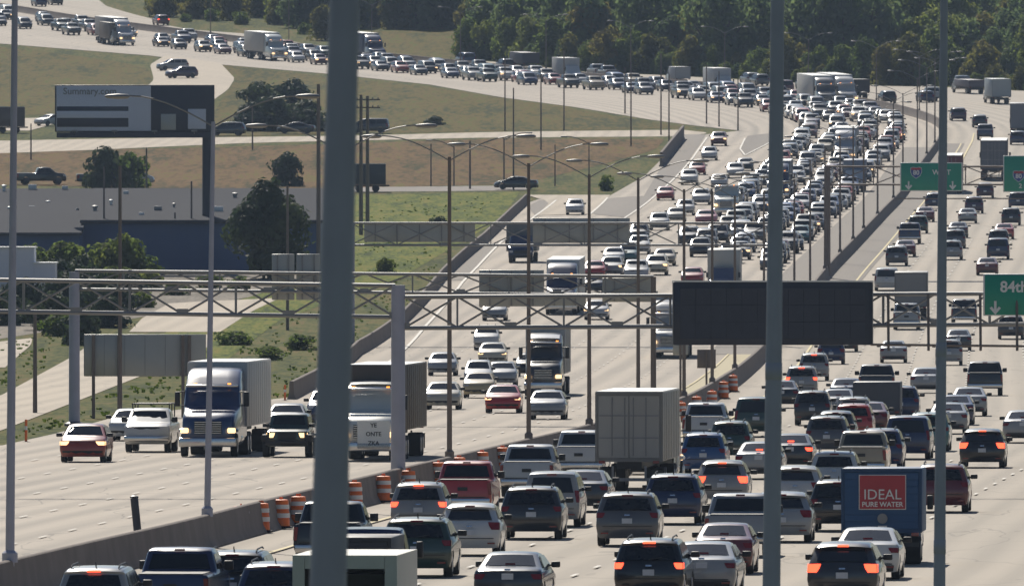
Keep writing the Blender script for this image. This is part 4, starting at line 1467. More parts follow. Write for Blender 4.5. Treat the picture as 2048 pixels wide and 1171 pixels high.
for i, (x, y, H, arm) in enumerate(((722, 470, 13, 0), (735, 455, 12.5, 1), (637, 560, 16, 0), (940, 378, 5.2, 0), (1008, 378, 5.5, 2), (908, 372, 4.4, 3), (862, 372, 4.6, 0), (505, 300, 5.0, 0), (575, 660, 10.5, 0),
                                    (350, 545, 5, 0), (383, 545, 7.6, 0), (208, 545, 8.8, 0), (70, 826, 5.4, 0), (293, 385, 4.8, 0), (62, 320, 4.2, 0), (240, 850, 12.5, 0), (1110, 372, 4.5, 0), (1178, 372, 4.8, 3))):
    pole_px(x, y, H, (.20, .2, .2, .12, .10, .09, .09, .10, .12, .11, .10, .10, .12, .11, .10, .11, .08, .08)[i],
            ('tall dark utility pole just right of the big blurred post', 'utility pole with cross arms just right of the big blurred post', 'dark utility pole just left of the big blurred post',
             'short dark pole on the dry field right of the access road', 'pole with one lamp arm at the end of the dry field', 'pole with a lamp arm reaching left over the dry field', 'thin pole on the dry field by the parked dark trailer',
             'thin pole on the dark shrubs right of the billboard', 'grey pole standing on the gravel below the tall dark tree', 'short pole before the blue wall', 'taller pole before the blue wall',
             'slim pole in front of the blue wall\'s left end', 'short dark pole beside the lower frontage road', 'pole beside the bushes behind the grey roof', 'thin pole by the left edge below the side road',
             'tall pole beside the blank ground sign', 'thin pole at the foot of the dry field', 'thin lamp pole above the ramp mouth')[i], arms=arm)

# ------------------------------------------------------------------ the big near posts
def near_post(px0, Y, w_top, w_bot, x_top, x_bot, label, H=16.5):
    s = FPX / Y
    z0, zt = prof(Y) - .2, CAMZ + 2.2
    # straight line through (x_top, row 0) and (x_bot, row 1171)
    za, zb_ = gz(0, Y), gz(1171, Y)
    def xx(z):
        u = (za - z) / (za - zb_)
        return (x_top + (x_bot - x_top) * u - 1024) / s, (w_top + (w_bot - w_top) * u) / s / 2
    za_ = za + 2.0
    x0, r0 = xx(z0); x1, r1 = xx(za_)
    root = empty('steel_post', (x0, Y, z0), 0, label, 'post', 'tall grey posts close to the camera')
    MB().tube((0, 0, 0), (x1 - x0, 0, za_ - z0), max(.05, r0), r1, n=32).build('shaft', M['gpole'], root, 50)
    MB().lathe([(r0 * 1.9, 0), (r0 * 1.9, .06), (r0 * 1.2, .08), (r0 * 1.1, .35)], (0, 0, .15), 24).build('base_plate', M['gpole'], root, 40)
    for zz in (3.4, 7.9):
        u = zz / (za_ - z0)
        rr = r0 + (r1 - r0) * u
        MB().lathe([(rr * 1.001, -.16), (rr * 1.05, -.15), (rr * 1.05, .15), (rr * 1.001, .16)], ((x1 - x0) * u, 0, zz), 28).build('joint_collar', M['gpole'], root, 40)
    for sg in (-1, 1):
        pts = [(x1 - x0 + sg * 2.4 * k / 6, 0, za_ - z0 - .3 + 1.0 * math.sin(k / 6 * math.pi / 2)) for k in range(7)]
        MB().path(pts, .05, 8).build('arm', M['gpole'], root, 60)
        MB().rbox((x1 - x0 + sg * 2.75, 0, za_ - z0 + .68), (.8, .3, .16), .05).build('lamp_head', M['steel'], root, 30)
near_post(0, 150.0, 60, 74, 689, 656, 'broad blurred grey steel post left of centre, nearest the camera')
near_post(0, 330.0, 27, 36, 1555, 1543, 'tall grey steel post crossing the message board')
near_post(0, 400.0, 15, 24, 1888, 1879, 'slim dark grey steel post right of the message board')

# ------------------------------------------------------------------ barrels
def barrel_meshes():
    Rb = .29
    segs = []
    zs = [.06, .24, .36, .52, .64, .80, .92]
    out = []
    body = MB().lathe([(Rb * .98, .05), (Rb, .07), (Rb * .97, .3), (Rb * .94, .31), (Rb * .92, .56), (Rb * .89, .57), (Rb * .86, .84), (Rb * .83, .93), (Rb * .5, .95)], n=18)
    b1 = MB().lathe([(Rb * .99, .35), (Rb * .985, .50)], n=18); b1.f = b1.f[:-2]; b1.mi = b1.mi[:-2]
    b2 = MB().lathe([(Rb * .94, .64), (Rb * .92, .78)], n=18); b2.f = b2.f[:-2]; b2.mi = b2.mi[:-2]
    base = MB().lathe([(Rb * 1.35, 0), (Rb * 1.35, .05), (Rb * 1.05, .08)], n=18)
    hd = MB().box((0, 0, .99), (.16, .04, .08))
    return [('drum', body.mesh('drum', M['orange'], 40)), ('white_band', b1.mesh('white_band', M['reflect'], 40)), ('white_band', b2.mesh('white_band', M['reflect'], 40)),
            ('rubber_base', base.mesh('rubber_base', M['tyre'], 40)), ('handle', hd.mesh('handle', M['orange']))]
BM = barrel_meshes()
def barrel(x, y, label, s=1.0):
    X, Y = at(x, y)
    r = empty('traffic_barrel', (X, Y, prof(Y) + .07), rng.uniform(0, 6), label, 'traffic barrel', 'orange and white barrels along the barrier')
    r.scale = (s, s, s)
    for n, me in BM:
        link(n, me, r)
BAR = [(482, 1075, 'orange and white barrel at the left end of the barrel row'), (522, 1068, 'barrel second from the left, above the dark bottom vehicle'),
       (562, 1060, 'barrel left of the dark pickup behind the blurred post'), (597, 1053, 'barrel partly behind the dark pickup roof'),
       (640, 1040, 'barrel hidden by the big blurred post'), (709, 1022, 'barrel touching the right side of the big blurred post'),
       (767, 1008, 'barrel standing clear left of the silver suv'), (817, 996, 'barrel right behind the silver suv roof'),
       (877, 978, 'barrel just left of the red pickup roof'), (918, 967, 'barrel peeping over the red pickup roof'),
       (964, 955, 'barrel between the red pickup and the white pickup'), (1005, 945, 'barrel at the left roof edge of the white pickup'),
       (1362, 846, 'barrel at the corner of the white container trailer'), (1393, 833, 'barrel left above the white pickup cab'),
       (1424, 821, 'barrel right above the white pickup cab'), (1447, 800, 'barrel second from the far end of the barrel row'), (1466, 786, 'barrel at the far end of the barrel row'),
       ]
for x, y, lab in BAR:
    barrel(x, y, lab)
# slim delineators on the grass side
for i, (x, y, H, lab) in enumerate(((52, 885, 1.05, 'orange marker post on the grass at the left edge'), (570, 802, .9, 'orange marker post before the end of the roadside barrier'), (640, 741, .9, 'orange marker post by the roadside barrier at the blurred post'))):
    X, Y = at(x, y)
    r = empty('marker_post', (X, Y, prof(Y)), 0, lab, 'marker post', 'orange marker posts')
    MB().tube((0, 0, 0), (0, 0, H), .06, n=10).build('tube', M['orange'], r, 40)
    MB().lathe([(.064, H * .55), (.064, H * .72)], n=10).build('white_band', M['reflect'], r, 40)
    MB().lathe([(.2, 0), (.2, .05), (.08, .07)], n=12).build('rubber_base', M['tyre'], r, 40)
# stub post on the inner shoulder
X, Y = at(276, 1085)
r = empty('stub_post', (X, Y, prof(Y)), 0, 'short leaning dark blue post on the inner shoulder by the barrier', 'post')
MB().tube((.03, 0, -.1), (-.12, 0, 1.42), .125, n=16).build('shaft', M['dark'], r, 40)
MB().lathe([(.135, 0), (.135, .05), (.03, .09)], (-.12, 0, 1.42), 16).build('cap', M['dark'], r, 40)
# small sign on a post, seen from behind, and a little one beside it
def small_sign(x, y, w, h, zc, label):
    X, Y = at(x, y)
    r = empty('small_sign', (X, Y, prof(Y)), 0, label, 'sign')
    MB().tube((0, 0, 0), (0, 0, zc + h / 2), .06, n=8).build('post', M['weather'], r, 40)
    MB().rbox((0, .06, zc), (w, .03, h), .04, axis=1).build('sign_panel', M['signback'] if w < 1 else M['weather'], r, 30)
small_sign(1413, 788, 1.05, 1.05, 2.0, 'square brown sign back on a post under the message board')
small_sign(1361, 812, .8, .95, 3.2, 'small grey sign on a post in front of the blue semi truck')
small_sign(380, 590, .1, .1, .6, 'tiny grey marker on a post on the gravel')

# ------------------------------------------------------------------ blank ground sign and the billboard
gs = empty('ground_sign', label='wide blank grey sign back on posts beside the frontage road', cat='sign back')
Yg = FPX / 40.2
panel('sign_panel', gs, gx(168, Yg), gx(412, Yg), Yg, gz(752, Yg), gz(668, Yg), 'signback', r=.05)
for p in (187, 238, 366, 379):
    x = gx(p, Yg)
    MB().box((x, Yg - .12, (prof(Yg) + gz(668, Yg)) / 2 - .2), (.16, .16, gz(668, Yg) - prof(Yg) + .3)).build('post', M['weather'], gs)
for i in range(6):
    x = gx(168 + 244 * i / 6, Yg)
    MB().box((x, Yg - .034, gz(710, Yg)), (.02, .02, 84 / 40.2 - .1)).build('panel_seam', M['steel'], gs)

Yb = depth(546) + 5.0
bb = empty('billboard', label='wide billboard on a single dark column with a grey and white advert', cat='billboard')
x0, x1 = gx(110, Yb), gx(429, Yb)
panel('panel_frame', bb, x0, x1, Yb, gz(264, Yb), gz(170, Yb), 'dark', r=.04, th=.5)
panel('poster', bb, x0 + .12, gx(302, Yb), Yb - .27, gz(262, Yb), gz(172, Yb), 'greywall', r=.02, th=.04)
panel('poster', bb, gx(302.5, Yb), x1 - .12, Yb - .27, gz(262, Yb), gz(172, Yb), 'dark', r=.02, th=.04)
panel('poster_picture', bb, gx(114, Yb), gx(257, Yb), Yb - .30, gz(254, Yb), gz(213, Yb), 'dark', r=.02, th=.04)
panel('poster_stripe', bb, gx(114, Yb), gx(257, Yb), Yb - .33, gz(236, Yb), gz(222, Yb), 'greywall', r=.02, th=.03)
panel('poster_picture', bb, gx(376, Yb), gx(412, Yb), Yb - .30, gz(258, Yb), gz(218, Yb), 'greywall', r=.02, th=.04)
panel('poster_picture', bb, gx(322, Yb), gx(352, Yb), Yb - .30, gz(260, Yb), gz(228, Yb), 'signback', r=.3, th=.04)
link('lettering', text_mesh('Summary.com', .78, .003, M['steel'], .01), bb, (gx(180, Yb), Yb - .32, gz(183, Yb)))
MB().box(((x0 + x1) / 2, Yb - .1, gz(270, Yb)), (x1 - x0 - .3, .9, .45)).build('catwalk', M['dark'], bb)
for i in range(4):
    x = x0 + (x1 - x0) * (i + .5) / 4
    m_ = MB().tube((x, Yb - .4, gz(268, Yb)), (x, Yb - 1.6, gz(262, Yb)), .04, n=6)
    m_.rbox((x, Yb - 1.65, gz(262, Yb)), (.5, .25, .15), .04)
    m_.build('flood_lamp', M['steel'], bb)
MB().tube((gx(414, Yb), Yb + .6, prof(Yb) - 1), (gx(414, Yb), Yb + .6, gz(262, Yb)), .42, .40, n=18).build('column', M['dark'], bb, 40)
MB().tube((gx(414, Yb), Yb + .3, gz(268, Yb)), (gx(140, Yb), Yb + .3, gz(268, Yb)), .28, n=12).build('cross_beam', M['dark'], bb, 40)

# ------------------------------------------------------------------ the low building on the left, and the sheds
bd = empty('warehouse', label='low wide building with a grey roof and blue metal wall', cat='building')
Yw = depth(546); s_ = FPX / Yw
zb = prof(Yw) - 1.0
def wallbox(name, xa, xb, ya, yb, z0, z1, m):
    return MB().box(((xa + xb) / 2, (ya + yb) / 2, (z0 + z1) / 2), (xb - xa, yb - ya, z1 - z0)).build(name, M[m], bd)
ze = gz(441, Yw)
XL, XM, XR = gx(-60, Yw), gx(166, Yw), gx(640, Yw)
wallbox('wall', XM, XR, Yw, Yw + 44, zb, ze, 'bluewall')
wallbox('wall', XL, XM - .01, Yw - 9, Yw + 44, zb, gz(464, Yw), 'bluewall')
# wall panels standing a little proud
k = 16
for i in range(k):
    a = XM + (XR - XM) * i / k; b_ = XM + (XR - XM) * (i + 1) / k
    MB().box(((a + b_) / 2, Yw - .03, (zb + ze) / 2), (b_ - a - .05, .06, ze - zb - .25)).build('wall_panel', M['bluewall'], bd)
for i in (10, 13):
    a = XM + (XR - XM) * i / k
    MB().box((a, Yw - .10, ze - 1.3), (1.4, .08, .35)).build('window', M['glass'], bd)
ridge = gz(376, Yw + 44)
rf = MB()
rf.add([(XM - .2, Yw - .5, ze + .05), (XR + .3, Yw - .5, ze + .05), (XR + .3, Yw + 44, ridge), (XM - .2, Yw + 44, ridge),
        (XM - .2, Yw - .5, ze - .22), (XR + .3, Yw - .5, ze - .22), (XR + .3, Yw + 44, ridge - .3), (XM - .2, Yw + 44, ridge - .3)],
       [(0, 1, 2, 3), (4, 7, 6, 5), (0, 4, 5, 1), (1, 5, 6, 2), (2, 6, 7, 3), (3, 7, 4, 0)])
zl = gz(465, Yw)
rf.add([(XL, Yw - 9.4, zl + .05), (XM + .1, Yw - 9.4, zl + .05), (XM + .1, Yw + 44, ridge - .03), (XL, Yw + 44, ridge - .03),
        (XL, Yw - 9.4, zl - .2), (XM + .1, Yw - 9.4, zl - .2), (XM + .1, Yw + 44, ridge - .35), (XL, Yw + 44, ridge - .35)],
       [(0, 1, 2, 3), (4, 7, 6, 5), (0, 4, 5, 1), (1, 5, 6, 2), (2, 6, 7, 3), (3, 7, 4, 0)])
rf.build('roof', M['roof'], bd)
MB().box(((XM + XR) / 2, Yw - .55, ze - .08), (XR - XM + .5, .12, .16)).build('gutter', M['dark'], bd)
MB().box(((XL + XM) / 2, Yw - 9.45, zl - .1), (XM - XL, .12, .2)).build('gutter', M['dark'], bd)
for (px, py) in ((65, 373), (130, 378), (252, 388), (96, 410), (64, 420), (222, 411), (190, 423), (316, 422), (283, 431), (155, 430), (20, 426), (348, 416), (437, 424), (112, 440), (8, 383), (470, 396)):
    u = (441 - py) / (441 - 376.0)
    u = max(.02, min(.97, u if px > 166 else (465 - py) / (465 - 376.0)))
    Yv = Yw + 44 * u
    zv = (ze if px > 166 else zl) + (ridge - (ze if px > 166 else zl)) * u
    q = rng.uniform(.6, 1.25); hh = rng.uniform(.6, 1.3)
    if rng.random() < .3:
        v = MB().rbox((gx(px, Yv), Yv, zv + .2 * q), (.7 * q, .6, .45 * q), .04)
    else:
        v = MB().lathe([(.14 * q, 0), (.14 * q, .28 * hh), (.22 * q, .30 * hh), (.22 * q, .40 * hh), (.05, .46 * hh)], (gx(px, Yv), Yv, zv), 10)
    v.build('roof_vent', M['white'] if rng.random() < .6 else M['steel'], bd, 40)
Y2 = depth(622)
sh = empty('storage_shed', label='pale grey stepped metal shed at the left edge below the bushes', cat='shed')
for (a, b, t) in ((-60, 68, 496), (68.3, 110, 527)):
    MB().box(((gx(a, Y2) + gx(b, Y2)) / 2, Y2 + 3, (prof(Y2) - .5 + gz(t, Y2)) / 2), (gx(b, Y2) - gx(a, Y2), 6, gz(t, Y2) - prof(Y2) + .5)).build('wall', M['greywall'], sh)
    MB().box(((gx(a, Y2) + gx(b, Y2)) / 2, Y2 + 3, gz(t, Y2) + .05), (gx(b, Y2) - gx(a, Y2) + .2, 6.3, .1)).build('roof', M['white'], sh)
for a in (12, 40, 84):
    MB().box((gx(a, Y2), Y2 - .03, prof(Y2) + 1.1), (.75, .08, 2.0)).build('door', M['signback'], sh)
# ------------------------------------------------------------------ vehicles driving away from the camera, nearest first
T, L_, BR = ('tail',), ('lamp',), ('brake',)
AWAY = [
 # kind, x, y, colour, lit, width factor, label
 ('suv', 185, 1272, 'silver', BR, 1.0, 'pale suv with a lit red roof lamp at the bottom left edge'),
 ('pickup', 340, 1252, 'navy', (), 1.0, 'dark blue pickup at the bottom edge right of the pale suv'),
 ('suv', 462, 1236, 'black', (), 1.0, 'black suv squeezed between two dark vehicles at the bottom edge'),
 ('suv', 545, 1262, 'navy', (), 1.0, 'navy suv at the bottom edge left of the white cargo trailer'),
 ('pickup', 655, 1138, 'black', (), 1.0, 'black pickup mostly hidden by the big blurred post'),
 ('suv', 836, 1072, 'silver', T, .95, 'silver suv with red lamps next to the orange barrels'),
 ('pickup', 925, 1038, 'red', (), .98, 'red pickup beside the row of orange barrels'),
 ('suv', 938, 1115, 'white', (), .98, 'white suv between the silver suv and the dark green suv'),
 ('suv', 832, 1158, 'green', (), 1.06, 'large dark green suv ahead of the white cargo trailer'),
 ('pickup', 1053, 997, 'white', (), .98, 'white pickup right of the red pickup, with its tailgate closed'),
 ('pickup', 1157, 962, 'white', (), .98, 'white pickup half behind the white container trailer'),
 ('suv', 1062, 1082, 'charcoal', (), 1.03, 'charcoal suv below the left white pickup'),
 ('van', 1103, 1057, 'silver', (), .94, 'silver green van overlapped by the charcoal suv'),
 ('sedan', 1163, 1027, 'charcoal', (), 1.0, 'dark sedan at the lower left corner of the white container trailer'),
 ('suv', 1254, 1096, 'grey', (), 1.03, 'dusty grey suv below the white container trailer'),
 ('suv', 1345, 1052, 'navy', (), 1.0, 'navy suv right of the dusty grey suv'),
 ('suv', 1443, 1013, 'silver', T, .97, 'silver hatch with both brake lights lit, right of the navy suv'),
 ('pickup', 1407, 894, 'white', (), .95, 'white pickup just right of the container trailer top'),
 ('suv', 1406, 953, 'blue', (), .92, 'blue suv right of the container trailer doors'),
 ('van', 1512, 876, 'green', (), 1.02, 'boxy dark green van touching the grey post'),
 ('suv', 1459, 925, 'green', (), .9, 'dark green suv between the white pickup and the grey post'),
 ('sedan', 1517, 961, 'silver', BR, 1.0, 'silver sedan with a red roof lamp behind the grey post'),
 ('sedan', 1580, 942, 'charcoal', T, .98, 'dark sedan with lit brake lights just right of the grey post'),
 ('suv', 1590, 1026, 'white', (), .95, 'white hatch right of the grey post above the pale grey suv'),
 ('suv', 1668, 998, 'white', (), .94, 'white suv just left of the blue box truck top'),
 ('suv', 1562, 1088, 'silver', (), 1.02, 'pale grey suv half behind the grey post'),
 ('suv', 1676, 1066, 'black', (), .98, 'black suv half behind the blue box truck'),
 ('sedan', 1733, 1163, 'white', (), 1.0, 'white sedan directly behind the blue box truck'),
 ('suv', 1684, 1208, 'charcoal', T, 1.0, 'dark suv with bright brake lights at the bottom, left of the white sedan'),
 ('pickup', 1475, 1118, 'silver', (), 1.0, 'silver pickup with a dark rear window left of the grey post'),
 ('sedan', 1446, 1152, 'maroon', (), .92, 'small maroon car with a rounded roof below the silver pickup'),
 ('sedan', 1403, 1196, 'silver', (), 1.0, 'silver sedan at the bottom, right of the black suv'),
 ('suv', 1297, 1208, 'black', T, .99, 'black suv with lit brake lights at the bottom centre'),
 ('sedan', 1015, 1220, 'charcoal', (), .99, 'charcoal sedan at the bottom edge right of the cargo trailer'),
 ('suv', 1964, 938, 'black', T, .98, 'black suv with lit brake lights at the right'),
 ('suv', 1882, 1028, 'maroon', (), 1.0, 'maroon suv crossed by the slim right post'),
 ('sedan', 2046, 888, 'silver', (), 1.0, 'silver sedan cut off by the right edge'),
 ('pickup', 1970, 793, 'black', (), 1.0, 'black pickup with a bright tailgate rim at the right'),
 ('sedan', 1938, 834, 'silver', (), .98, 'silver sedan just below the black pickup'),
 ('sedan', 1910, 852, 'navy', (), .98, 'navy sedan just right of the slim right post'),
 ('sedan', 1896, 870, 'silver', (), .98, 'silver sedan behind the slim right post'),
 ('suv', 1856, 905, 'teal', (), .96, 'teal suv left of the slim right post'),
 ('van', 1815, 921, 'navy', (), .96, 'large navy van above the blue box truck'),
 ('pickup', 1722, 963, 'tan', (), .97, 'tan pickup just above the blue box truck'),
 ('suv', 1760, 943, 'navy', (), .95, 'navy suv right of the tan pickup'),
 ('suv', 1653, 913, 'grey', (), .95, 'grey suv left above the tan pickup'),
 ('suv', 1670, 896, 'charcoal', (), .92, 'charcoal suv just behind the grey suv roof'),
 ('suv', 1706, 884, 'red', (), .92, 'red suv in the middle of the westbound traffic'),
 ('suv', 1706, 868, 'silver', (), .88, 'silver suv peeping over the red suv roof'),
 ('sedan', 1736, 868, 'maroon', (), .98, 'maroon sedan below the dark trailer'),
 ('suv', 1624, 853, 'charcoal', (), .92, 'charcoal suv left of the dark trailer'),
 ('sedan', 1676, 838, 'silver', (), .94, 'pale sedan touching the left side of the dark trailer'),
 ('sedan', 1563, 818, 'black', (), .96, 'black sedan emerging right of the grey post'),
 ('sedan', 1692, 813, 'navy', (), .96, 'navy sedan behind the dark trailer top'),
 ('suv', 1800, 842, 'navy', (), 1.0, 'dark suv close on the right of the dark trailer'),
 ('pickup', 1753, 800, 'charcoal', (), 1.0, 'charcoal pickup towing the dark trailer'),
 ('suv', 1603, 794, 'silver', T, .94, 'silver suv with red lamps below the message board'),
 ('suv', 1628, 763, 'silver', BR, .95, 'silver suv second below the message board'),
 ('suv', 1662, 730, 'navy', (), .96, 'navy suv just below the message board'),
 ('sedan', 1690, 705, 'charcoal', (), .96, 'dark car right under the message board bottom edge'),
 ('sedan', 1787, 727, 'silver', (), .98, 'silver car alone between the board and the slim right post'),
 ('sedan', 1852, 788, 'silver', (), .98, 'silver green sedan touching the left of the slim right post'),
 ('suv', 1898, 732, 'silver', (), .95, 'silver suv touching the right of the slim right post'),
 ('sedan', 1917, 703, 'charcoal', (), .97, 'dark sedan above the silver suv at the slim right post'),
 ('pickup', 1928, 652, 'charcoal', (), .95, 'dark pickup left under the 84th sign'),
 ('suv', 2022, 680, 'charcoal', (), 1.0, 'dark suv below the 84th sign'),
 ('pickup', 1813, 661, 'silver', (), .98, 'silver pickup behind the grey box truck'),
 ('van', 1773, 583, 'white', (), 1.0, 'white van right above the message board'),
 ('suv', 1793, 533, 'grey', (), 1.0, 'grey suv above the white van'),
 ('sedan', 1810, 515, 'maroon', (), 1.0, 'maroon sedan with a pale roof beyond the grey suv'),
 ('pickup', 1819, 489, 'navy', (), 1.0, 'navy pickup in the lane left of the slim right post'),
 ('suv', 1836, 468, 'green', (), .98, 'dark green suv beyond the navy pickup'),
 ('sedan', 1850, 445, 'maroon', (), 1.0, 'maroon sedan below the 80 WEST sign'),
 ('suv', 1868, 418, 'navy', (), 1.0, 'navy suv closest below the 80 WEST sign'),
 ('suv', 1903, 521, 'silver', (), 1.0, 'silver suv with a white roof right of the slim post'),
 ('suv', 1910, 498, 'grey', (), 1.0, 'grey suv beyond the white roofed silver suv'),
 ('sedan', 1916, 477, 'charcoal', (), 1.0, 'charcoal sedan second beyond the white roofed suv'),
 ('sedan', 1935, 448, 'silver', (), 1.0, 'silver sedan right below the right arrow of the 80 sign'),
 ('suv', 1948, 428, 'purple', (), 1.0, 'dark purple suv below the grey truck trailer'),
 ('suv', 1970, 397, 'purple', (), .98, 'dark purple suv nearest behind the grey truck trailer'),
 ('van', 1996, 520, 'navy', (), 1.0, 'navy van above the 84th sign'),
 ('suv', 1997, 498, 'grey', (), .98, 'grey suv just beyond the navy van'),
 ('sedan', 2008, 480, 'red', (), 1.0, 'red sedan second beyond the navy van'),
 ('suv', 2022, 452, 'charcoal', (), 1.0, 'charcoal suv below the cut off green sign'),
 ('suv', 2036, 418, 'navy', (), 1.05, 'navy suv touching the cut off green sign'),
 ('sedan', 1974, 552, 'maroon', (), 1.0, 'maroon sedan at the top left corner of the 84th sign'),
 ('suv', 2035, 291, 'navy', (), 1.0, 'navy suv just below the grey box truck at the right edge'),
 ('pickup', 1970, 281, 'navy', (), 1.0, 'navy pickup above the grey truck trailer'),
 ('suv', 1960, 256, 'charcoal', (), 1.0, 'charcoal suv just beyond the navy pickup'),
 ('suv', 1918, 243, 'purple', (), 1.05, 'dark purple suv alone right of the slim post top'),
 ('suv', 1780, 208, 'black', (), 1.0, 'black suv alone on the bend, right of the white trucks'),
 ('suv', 1856, 206, 'navy', (), 1.0, 'navy suv just left of the slim post, far off'),
 ('pickup', 1873, 204, 'silver', (), 1.0, 'silver pickup behind the slim post, far off'),
 ('pickup', 1622, 184, 'silver', (), 1.0, 'silver pickup left of the white trucks on the bend'),
 ('van', 1575, 188, 'maroon', (), 1.0, 'maroon van just right of the grey post, far off'),
 ('suv', 1508, 170, 'silver', (), 1.0, 'silver suv by the trees left of the grey post'),
 ('suv', 1527, 173, 'grey', (), 1.0, 'grey suv touching the left of the grey post, far off'),
 ('pickup', 1204, 156, 'silver', (), 1.0, 'silver pickup by the treeline, the left of a close pair'),
 ('pickup', 1226, 159, 'grey', (), 1.0, 'grey pickup by the treeline, the right of a close pair'),
 ('suv', 1018, 142, 'black', (), 1.0, 'black suv by the treeline left of the dark dump truck'),
 ('van', 940, 131, 'navy', (), 1.0, 'navy van by the yellow grass below the round trees'),
 ('suv', 328, 52, 'maroon', T, 1.0, 'dark suv with red lamps ahead of the grey far truck'),
 ('suv', 84, 14, 'navy', (), 1.0, 'navy suv at the top left corner, the nearer of two'),
 ('suv', 116, 11, 'charcoal', (), 1.0, 'charcoal suv at the top left corner, the farther of two'),
]
for i_, (k, x, y, c, lit, sx, lab) in enumerate(AWAY):
    if k == 'suv' and (i_ % 3 == 1 or 'hatch' in lab or 'crossover' in lab): k, sx = 'wagon', min(1.06, sx * 1.03)
    place(k, x, y, c, lab, lit, sx=sx)

# big vehicles going away
semi(1258, 992, 'white', (.40, .385, .355), 'white semi with a container trailer and closed rear doors', False, W=2.48, H=3.76, L=18.5, tall=3.4)
bt = box_truck(1763, 1133, 'blue', (.010, .075, .20), 'blue box truck with a red IDEAL panel on its back', False, W=2.36, H=2.82, L=6.8)
pn = MB().box((.03, -3.4 - .02, 2.13), (1.38, .03, 1.02)).build('advert_panel', M['white'], bt)
MB().box((.03, -3.4 - .045, 2.13), (1.33, .03, .97)).build('panel_field', M['signred'], pn)
link('lettering', text_mesh('IDEAL', .42, .003, M['white'], .0), pn, (.03, -3.47, 2.05))
link('lettering', text_mesh('PURE WATER', .20, .003, M['reflect'], .004), pn, (.03, -3.47, 1.77))
MB().lathe([(.03, 0), (.15, 0), (.15, .03), (.03, .03)], (.03, -3.45, 1.36), 16, axis=1).build('badge', M['steel'], bt, 40)
MB().box((.03, -3.435, 1.10), (.26, .03, .10)).build('badge', M['reflect'], bt)
box_truck(1822, 640, 'grey', (.24, .245, .25), 'grey box truck in front of a silver pickup below the slim post', False, W=2.45, H=3.5, L=8)
semi(1987, 362, 'grey', (.13, .14, .17), 'dark grey semi trailer right of the 80 WEST sign', False, W=2.9, H=4.4)
semi(1900, 388, 'maroon', (.15, .03, .045), 'dark red truck trailer hidden behind the 80 WEST sign', False)
box_truck(2041, 273, 'white', (.17, .19, .23), 'grey box truck at the right edge near the treeline', False, W=2.6, H=4.0, L=9)
box_truck(2003, 209, 'white', (.34, .39, .42), 'pale box truck by the trees at the top right', False, W=2.6, H=3.3, L=8)
box_truck(1722, 200, 'black', (.03, .03, .04), 'black truck at the right end of the white trucks', False, H=2.7, L=6)
box_truck(1366, 172, 'white', (.36, .38, .40), 'small pale truck by the treeline near the lamp posts', False, W=2.2, H=2.6, L=6)

def cargo_trailer(x, y, color, W, H, L, label, open_back=False, near=True):
    X, Y = at(x, y)
    st, off = station(X, Y)
    X, Y, ang = on_line(st + L / 2, off)
    r = empty('cargo_trailer', label=label, cat='trailer')
    c = tuple(color) + (1,)
    z0 = .42
    if open_back:
        for nm, cc, ss in (('side_wall', (-W / 2 + .04, 0, (z0 + H) / 2), (.08, L, H - z0)), ('side_wall', (W / 2 - .04, 0, (z0 + H) / 2), (.08, L, H - z0)),
                           ('roof', (0, 0, H - .03), (W - .17, L, .06)), ('floor', (0, 0, z0 + .04), (W - .17, L, .08)), ('front_wall', (0, L / 2 - .05, (z0 + H) / 2), (W - .17, .08, H - z0 - .16))):
            MB().box(cc, ss).build(nm, M['matte'] if nm != 'floor' else M['trim'], r).color = c
        for sg in (-1, 1):
            MB().box((sg * (W / 2 - .15), -L / 2 - .02, (z0 + H) / 2), (.30, .06, H - z0)).build('rear_post', M['matte'], r).color = c
        MB().box((0, -L / 2 - .02, H - .17), (W - .62, .06, .33)).build('rear_header', M['matte'], r).color = c
        MB().box((.2, -.4, 1.1), (1.5, 1.8, 1.1)).build('stored_crate', M['trim'], r)
    else:
        MB().rbox((0, 0, (z0 + H) / 2), (W, L, H - z0), .06, axis=1).build('box', M['matte'], r, 30).color = c
        MB().box((0, -L / 2 - .015, (z0 + H) / 2), (W - .2, .04, H - z0 - .2)).build('ramp_door', M['matte'], r).color = c
    for sg in (-1, 1):
        MB().box((sg * (W / 2 - .16), -L / 2 - .06, z0 + .12), (.2, .04, .1)).build('tail_light', M['tail'], r)
    MB().tube((0, L / 2, .45), (0, L / 2 + 1.1, .45), .05, n=6).build('drawbar', M['trim'], r)
    axle(r, -.3, .34, W + .1, False); axle(r, -1.15, .34, W + .1, False)
    put(r, X, Y, ang)
cargo_trailer(690, 1288, (.62, .62, .56), 2.60, 2.16, 5.5, 'white cargo trailer with its back open at the bottom edge', True)
cargo_trailer(1753, 848, (.075, .082, .10), 2.3, 2.0, 5.0, 'dark enclosed trailer among the westbound cars')
X, Y = at(715, 1262)
st, off = station(X, Y)
box_truck(0, 0, 'navy', (.03, .035, .05), 'dark truck pulling the white cargo trailer, showing over its roof', False, W=1.95, H=2.2, L=6, st=st + 4.5, off=off + .55)

